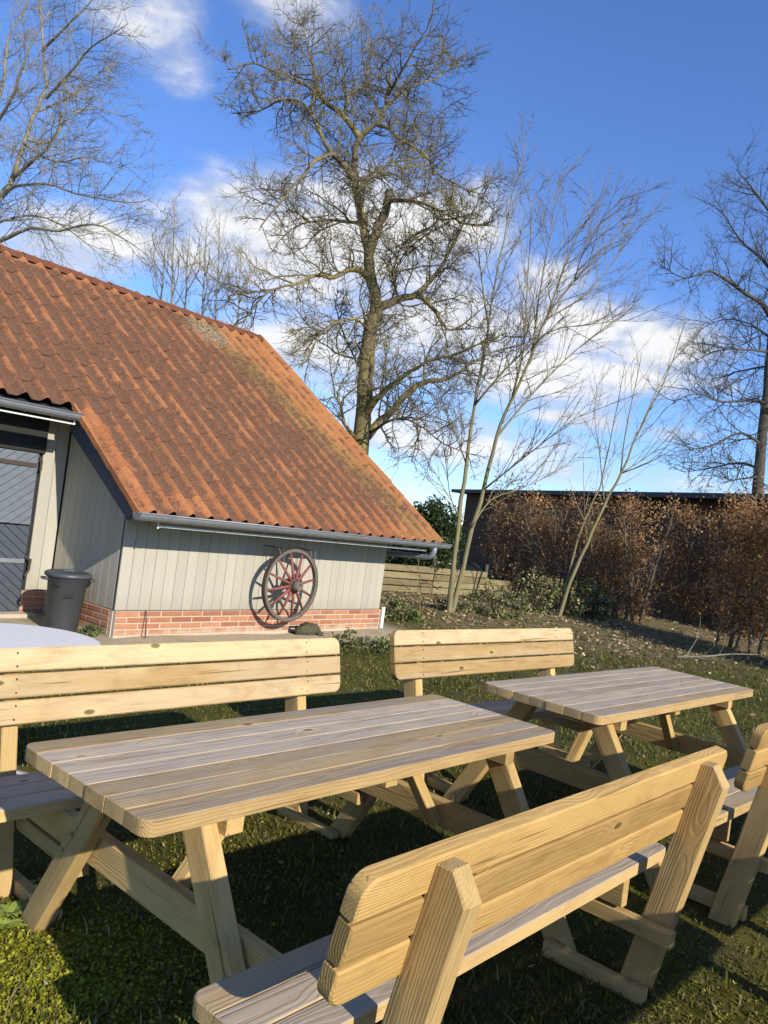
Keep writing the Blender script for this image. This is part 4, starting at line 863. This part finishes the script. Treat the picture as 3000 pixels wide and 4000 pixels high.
def hedge(label, path, top, bot, thick, nleaf, seed, trunks, lsize=.035):
    r = random.Random(seed); P = [Vector((x, y, 0)) for x, y in path]; root = empty('beech_hedge', P[0], label=label, cat='hedge', group='brown beech hedges'); inv = -P[0]
    L = [0]
    for i in range(len(P)-1): L.append(L[-1]+(P[i+1]-P[i]).length)
    def along(t):
        d = t*L[-1]
        for i in range(len(P)-1):
            if d <= L[i+1]+1e-6: f = (d-L[i])/(L[i+1]-L[i]); q = P[i].lerp(P[i+1], f); tg = (P[i+1]-P[i]).normalized(); return q, Vector((tg.y, -tg.x, 0))
    # each plant: stem with crooked branches
    tips = []; br = MB()
    for i in range(trunks):
        q, nrm = along((i+r.uniform(.25, .75))/trunks); z0 = float(gz(q.x, q.y)); q = q+inv; q.z = z0-.05
        pts = [q]; d = Vector((r.uniform(-.12, .12), r.uniform(-.12, .12), 1)).normalized(); p = q.copy(); n = 7; hh = top*r.uniform(.8, .96)
        for j in range(n): d = (d+rv(r)*.13+Vector((0, 0, .05))).normalized(); p = p+d*(hh/n); pts.append(p.copy())
        rr = r.uniform(.028, .05); MB().tube(pts, [rr*(1-.75*j/n) for j in range(n+1)], 7).obj('stem', M_['hedgetwig'], root, smooth=True)
        limb_children(br, r, pts, .09, .72, .009, [(4, .22, .12, 5, .5, .8), (3, .25, .05, 0, 0, 0)], bot/top*.8, .2, 1.0)
    br.obj('branches', M_['hedgetwig'], root, kind='stuff')
    # leaves gather into clumps inside the clipped volume
    nc = int(nleaf/26); t = rng.uniform(0, 1, nc); C = np.zeros((nc, 3)); h = rng.uniform(0, 1, nc)
    for i in range(nc):
        q, nrm = along(t[i]); s = rng.uniform(-1, 1); s = np.sign(s)*abs(s)**.6; bulge = .75+.25*math.sin(3.1*t[i]*L[-1]+seed)
        z = bot+(top-bot)*h[i]+.10*math.sin(5*t[i]*L[-1])+rng.normal()*.10*h[i]; lo = bot+.22*math.sin(2.3*t[i]*L[-1]+1)
        if z < lo and rng.random() < .75: z = lo+rng.uniform(0, 1.2)
        if math.sin(4.1*t[i]*L[-1]+2.7*z+seed)+math.sin(2.3*z*1.7-3.3*t[i]*L[-1]) > 1.05 and rng.random() < .85: z += rng.choice((-1, 1))*.45       # thin places
        w = thick/2*bulge*(.8+.2*math.sin(h[i]*4+seed)); C[i] = (q.x+inv.x+nrm.x*w*s, q.y+inv.y+nrm.y*w*s, z)
    k = 26; Pn = np.repeat(C, k, 0)+rng.normal(size=(nc*k, 3))*np.array([.12, .12, .11]); cl = pal(nc, BEECH, j=.2); cols = np.repeat(cl, k, 0)*rng.uniform(.6, 1.45, (nc*k, 1))
    V, F, c = leaves(Pn, lsize, np.clip(cols, 0, 1)); link('foliage', npmesh('foliage', V, F, M_['beech'], c), None, root, kind='stuff')
hedge('brown beech hedge at the right edge with bare stems showing below', [(6.75, 15.9), (7.2, 14.4), (8.0, 12.2), (8.8, 10.2)], 2.8, .45, 1.0, 33000, 3, 22, .036)
hedge('thinner brown beech hedge behind the slim leaning young tree', [(2.75, 20.9), (4.4, 19.2), (5.9, 17.5)], 2.6, .1, .8, 14000, 5, 26, .034)
hedge('short reddish stretch of beech hedge seen through the gap', [(7.0, 20.2), (8.4, 18.6), (9.6, 16.5)], 2.8, .3, .9, 14000, 8, 7, .036)

def bush(name, label, cat, centre, rad, nleaf, colset, lsize, mat, seed, stems=7, base=None, group=None, shell=.5, k=18):
    r = random.Random(seed); cx, cy, cz = centre; z0 = float(gz(cx, cy)); root = empty(name, (cx, cy, z0), label=label, cat=cat, group=group); st = MB()
    for i in range(stems):
        a = r.uniform(0, 6.28); e = Vector((rad[0]*.7*math.cos(a), rad[1]*.7*math.sin(a), cz-z0+rad[2]*r.uniform(.1, .8))); m_ = Vector((e.x*.3, e.y*.3, e.z*.55))
        st.tube(smooth_pts([Vector((e.x*.1, e.y*.1, -.03)), m_, e], 3), [.016, .014, .012, .010, .008, .006, .004], 5)
    st.obj('stems', M_['oakbark'], root, kind='stuff')
    nc = max(6, nleaf//k); d = rng.normal(size=(nc, 3)); d /= np.linalg.norm(d, axis=1)[:, None]; q = rng.uniform(shell, 1, (nc, 1))**.6*(1+.22*np.sin(4*d[:, :1]+seed)*np.cos(3*d[:, 2:3]+seed)); C = d*q*np.array(rad)+np.array([0, 0, cz-z0])
    P = np.repeat(C, k, 0)+rng.normal(size=(nc*k, 3))*np.array(rad)*.13; P[:, 2] = np.maximum(P[:, 2], .01); cols = np.repeat(pal(nc, colset, j=.25), k, 0)*rng.uniform(.65, 1.4, (nc*k, 1))
    V, F, c = leaves(P, lsize, np.clip(cols, 0, 1)); link('foliage', npmesh('foliage', V, F, mat, c), None, root, kind='stuff'); return root
HOLLY = [(.03, .05, .012), (.05, .075, .018), (.075, .10, .03), (.022, .036, .010)]
IVY = [(.13, .15, .04), (.19, .20, .06), (.08, .10, .03), (.27, .23, .10), (.20, .13, .07)]
p = dp(925, 1200, 19); bush('holly_bush', 'dark evergreen bush behind the lower corner of the barn roof', 'bush', (p.x, p.y, 1.05), (.7, .8, 1.0), 9000, HOLLY, .045, M_['gloss'], 2)
p = dp(850, 1200, 21); bush('holly_bush', 'dark low evergreen bush seen below the gutter, behind the fence', 'bush', (p.x, p.y, .9), (1.5, .8, 1.0), 11000, HOLLY, .045, M_['gloss'], 4)
p = dp(1075, 1330, 15.2); bush('ivy_bush', 'bright green ivy bush between the two young trees, left half', 'bush', (p.x, p.y, .22), (.62, .5, .36), 1500, IVY, .032, M_['gloss'], 6, group='ivy bushes under the young trees')
p = dp(1160, 1330, 17.0); bush('ivy_bush', 'taller green ivy bush at the foot of the leaning young tree', 'bush', (p.x, p.y, .40), (.50, .5, .52), 1700, IVY, .034, M_['gloss'], 7, group='ivy bushes under the young trees')
p = dp(1262, 1330, 17.3); bush('ivy_bush', 'dim green ivy bush below the thin hedge, right of the leaning tree', 'bush', (p.x, p.y, .34), (.55, .5, .48), 1600, IVY+HOLLY, .034, M_['gloss'], 9, group='ivy bushes under the young trees')
p = dp(985, 1325, 15.0); bush('ivy_bush', 'low ivy at the foot of the two-stemmed young tree', 'bush', (p.x, p.y, .14), (.5, .3, .1), 500, IVY, .03, M_['gloss'], 10, group='ivy bushes under the young trees')
p = dp(862, 1335, 12.6); bush('ivy_bush', 'low green plants beside the white barn corner', 'bush', (p.x, p.y, .10), (.35, .3, .18), 1600, IVY, .03, M_['gloss'], 12)
p = dp(790, 1395, 9.6); bush('grass_clump', 'green weedy clump on the lawn in front of the barn corner', 'plant', (p.x, p.y, .06), (.36, .22, .12), 900, [(.16, .17, .05), (.22, .22, .09), (.11, .13, .035)], .026, M_['leaf'], 13)
p = onz(345, 2490, 0); bush('weed_clump', 'green weeds growing along the side wall beside the bin', 'plant', (p.x, p.y, .07), (.10, .16, .05), 260, [(.14, .18, .04), (.10, .13, .03)], .022, M_['leaf'], 14)
def rosette(px, py, n, L, seed, label):
    r = random.Random(seed); p = onz(px, py, 0); root = empty('weed_rosette', (p.x, p.y, float(gz(p.x, p.y))), label=label, cat='plant', group='leafy weeds on the lawn')
    for i in range(n):
        a = 6.283*i/n+r.uniform(-.3, .3); l = L*r.uniform(.6, 1.2); w = l*r.uniform(.16, .24); el = r.uniform(.25, 1.1); vs = []; m = 5
        for j in range(m+1):
            t = j/m; d = l*t; z = d*math.sin(el)-.7*d*d/l*math.sin(el)*.9+.01; h = d*math.cos(el)*1.0; ww = w*math.sin(math.pi*min(.97, .12+.86*t))
            for s in (-1, 0, 1): vs.append((h*math.cos(a)-s*ww*math.sin(a), h*math.sin(a)+s*ww*math.cos(a), z+(.18*ww*abs(s))))
        fs = [(j*3+k, j*3+k+1, j*3+k+4, j*3+k+3) for j in range(m) for k in (0, 1)]
        MB().add(vs, fs).obj('leaf', M_['weed'], root, smooth=True)
M_['weed'] = plain('weed_leaf', (.24, .29, .05), .5, .4, 0, .35, 30, .2)
rosette(45, 3575, 16, .085, 1, 'leafy green weed at the left edge beside the bench post')
rosette(14, 3630, 13, .07, 2, 'smaller leafy weed lower down at the left edge')
rosette(150, 3450, 7, .055, 4, 'small weed in the shade behind the nearest left table leg')

# ------------------------------------------------------------------ plank fence, shed, branch
def fence():
    root = empty('plank_fence', (0, 0, 0), label='low fence of weathered tan planks behind the young trees', cat='fence')
    wd = wood('weathered_fence_plank', (.25, .19, .095), (.12, .09, .045), (.25, .195, .10), (.12, .095, .045), knot=False)
    a = dp(800, 1300, 17.2); b = dp(1240, 1300, 21.5); a.z = b.z = 0; d = (b-a).normalized(); L = (b-a).length; nrm = Vector((d.y, -d.x, 0))
    n = int(L/1.9)+1; hs = .15
    for i in range(n):
        s = L/n; c = a+d*(s*(i+.5)); g = float(gz(c.x, c.y))
        for j in range(4):
            top = .80 if i < n-2 else .72
            if j == 3 and i % 3 == 2: continue
            M = frame(c+Vector((0, 0, g+.09+j*hs+random.uniform(-.008, .008)))+nrm*random.uniform(-.006, .006), d+Vector((0, 0, random.uniform(-.006, .006))), ez=nrm)
            MB().slab(plank_outline(s-.02, hs-random.uniform(.012, .03)), .028, .004).obj('fence_plank', wd, root, M)
        q = a+d*(s*i); MB().slab(plank_outline(.86, .10), .09, .006).obj('fence_post', M_['oakbark'], root, frame((q.x-nrm.x*.07, q.y-nrm.y*.07, .36), (0, 0, 1), ez=nrm))
fence()
def shed():
    A = Vector((3.35, 36.5, 0)); B = Vector((9.6, 17.2, 0)); d = (B-A).normalized(); L = (B-A).length; back = Vector((-d.y, d.x, 0)); back = back if back.y > 0 else -back
    root = empty('long_shed', A, label='long dark timber shed with flat roof edge behind the hedge', cat='shed'); root.matrix_basis = frame(A, d, ez=(0, 0, 1)); sg = 1 if (Vector((0, 0, 1)).cross(d)).dot(back) > 0 else -1
    brown = plain('dark_brown_boards', (.10, .055, .034), .85, .15, 0, .3, 3); roofm = plain('dark_roof_felt', (.055, .055, .057), .7, .3, 0, .2, 4)
    y0, y1 = (0, 6) if sg > 0 else (-6, 0)
    front = 0
    MB().box(0, L, y0+.3, y1, -.1, 3.155).obj('wall', brown, root)
    w = .24; me = MB().slab([(-1.56, -w/2+.006), (1.56, -w/2+.006), (1.56, w/2-.006), (-1.56, w/2-.006)], .025, .004).mesh('wall_board', brown)
    x = w/2
    while x < L: link('wall_board', me, None, root, frame((x, (y0+.3 if sg > 0 else y1-.3)-.0+(-.014*sg if True else 0), 1.585), (0, 0, 1), ez=(0, -sg, 0))); x += w
    MB().box(-.35, L+.35, y0-.35, y1+.35, 3.16, 3.30).obj('roof', roofm, root)
shed()
def fallen_branch():
    p = onz(2830, 2600, 0); mb = MB(); r = random.Random(5); b = Vector((p.x, p.y, float(gz(p.x, p.y))+.02))
    pts = smooth_pts([Vector((-.7, .1, .0)), Vector((-.3, .0, .08)), Vector((.1, .05, .16)), Vector((.55, -.02, .22))], 3); mb.tube(pts, [.018*(1-.6*i/(len(pts)-1)) for i in range(len(pts))], 6)
    limb_children(mb, r, pts, .14, .45, .008, [(4, .2, .08, 3, .5, .7), (2, .2, 0, 0, 0, 0)], .1, .6, .9)
    mb.obj('fallen_branch', M_['bark2'], None, Matrix.Translation(b), label='pale dead branch lying on the grass below the right hedge', cat='branch')
fallen_branch()

# ------------------------------------------------------------------ grass, moss, leaf litter
def barn_uv(x, y): return (x-BO.x)*BU.x+(y-BO.y)*BU.y, (x-BO.x)*BV.x+(y-BO.y)*BV.y
def scatter(n, d0, d1, az0=-.62, az1=.62, p=1.0):
    t = rng.uniform(0, 1, n); d = d0*(d1/d0)**(t**p); a = rng.uniform(az0, az1, n); return d*np.sin(a), d*np.cos(a)
def fbm(x, y, s):
    return (np.sin(s*x*1.3+.7*np.sin(s*y*1.1+1))+np.sin(s*y*1.7+.9*np.sin(s*x*.8+2))+.6*np.sin(s*2.3*(x+y)+np.sin(s*3*x)))/2.6
def grass():
    x, y = scatter(165000, 1.25, 16.); u, v = barn_uv(x, y)
    keep = ~((v > -.75+.3*fbm(x, y, 2.)) & (u < 4.9)) & ((u < 5.2) | (v < .2) | True)
    d = fbm(x, y, 1.9); keep &= rng.uniform(-1.3, 1, len(x)) < d+.30
    far = np.clip((y-11)/4, 0, 1); keep &= rng.uniform(0, 1, len(x)) > far*.6
    x, y, d = x[keep], y[keep], d[keep]; n = len(x); dist = np.hypot(x, y); z = gz(x, y)
    h = rng.uniform(.008, .024, n)*(1+rng.uniform(.6, 2.6, n)*(rng.uniform(0, 1, n) < .07))*(.85+.5*np.clip(d, 0, 1))*(1+.06*dist); w = rng.uniform(.0016, .0030, n)*(1+.25*dist); a = rng.uniform(0, 6.283, n); ln = rng.uniform(.1, 1.0, n)*h; la = rng.uniform(0, 6.283, n)
    b = np.stack([x, y, z-.003], 1); dx = np.stack([np.cos(a)*w, np.sin(a)*w, 0*w], 1); tip = b+np.stack([np.cos(la)*ln, np.sin(la)*ln, h], 1); mid = b+np.stack([np.cos(la)*ln*.3, np.sin(la)*ln*.3, h*.6], 1)
    V = np.stack([b-dx, b+dx, mid+dx*.7, tip, mid-dx*.7], 1).reshape(-1, 3); i = np.arange(n)[:, None]*5
    F = np.concatenate([i+np.array([[0, 1, 2]]), i+np.array([[0, 2, 4]]), i+np.array([[4, 2, 3]])])
    c = pal(n, [(.115, .112, .018), (.165, .148, .026), (.20, .165, .055), (.075, .08, .014), (.27, .22, .12)], [.3, .3, .15, .17, .08], .25)
    link('grass', npmesh('grass', V, F, M_['grassm'], np.repeat(c, 5, 0)), kind='stuff', label='short mossy grass of the lawn', cat='grass')
    # cushions of yellow-green moss between the blades
    x, y = scatter(42000, 1.25, 8.); u, v = barn_uv(x, y); keep = (fbm(x+3, y-2, 2.6) > .05) & ~((v > -.9) & (u < 4.9)); x, y = x[keep], y[keep]; n = len(x)
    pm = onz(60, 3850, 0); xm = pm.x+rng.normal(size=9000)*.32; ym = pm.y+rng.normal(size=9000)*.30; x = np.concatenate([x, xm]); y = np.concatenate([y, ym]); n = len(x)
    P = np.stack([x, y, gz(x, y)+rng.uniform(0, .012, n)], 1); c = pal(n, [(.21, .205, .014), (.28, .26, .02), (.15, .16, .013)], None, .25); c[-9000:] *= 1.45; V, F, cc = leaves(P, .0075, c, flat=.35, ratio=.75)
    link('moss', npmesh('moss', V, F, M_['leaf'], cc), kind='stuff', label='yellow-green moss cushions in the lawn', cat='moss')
grass()
def litter():
    x, y = scatter(26000, 8.5, 24., -.2, .62, .8); u, v = barn_uv(x, y); dens = np.clip((y-.12*x-10.2)/3.5, 0, 1)*(.55+.45*np.sign(fbm(x, y, 1.4)))+.03
    keep = (rng.uniform(0, 1, len(x)) < dens) & ~((v > -.5) & (u < 4.8)); x, y = x[keep], y[keep]; n = len(x); P = np.stack([x, y, gz(x, y)+rng.uniform(.006, .03, n)], 1)
    c = pal(n, [(.34, .22, .11), (.46, .33, .18), (.22, .13, .065), (.55, .43, .27), (.15, .16, .045)], [.3, .25, .2, .12, .13], .25); V, F, cc = leaves(P, .036, c, flat=.55)
    link('leaf_litter', npmesh('leaf_litter', V, F, M_['leaf'], cc), kind='stuff', label='dead brown leaves scattered under the hedge and young trees', cat='leaves')
    # a few dead leaves and stems among the near grass
    x, y = scatter(900, 1.4, 9.); u, v = barn_uv(x, y); keep = ~((v > -.1) & (u < 4.8)); x, y = x[keep], y[keep]; n = len(x); P = np.stack([x, y, gz(x, y)+rng.uniform(.006, .02, n)], 1)
    V, F, cc = leaves(P, .013, pal(n, [(.28, .22, .12), (.20, .13, .06), (.38, .33, .22)], None, .2), flat=.5, ratio=.4); link('dead_leaves', npmesh('dead_leaves', V, F, M_['leaf'], cc), kind='stuff', label='dry leaf bits lying in the near grass', cat='leaves')
litter()
S.render.engine = 'CYCLES'
S.cycles.max_bounces = 5; S.cycles.diffuse_bounces = 2; S.cycles.glossy_bounces = 1; S.cycles.transmission_bounces = 1
W.cycles.sampling_method = 'MANUAL'; W.cycles.sample_map_resolution = 512
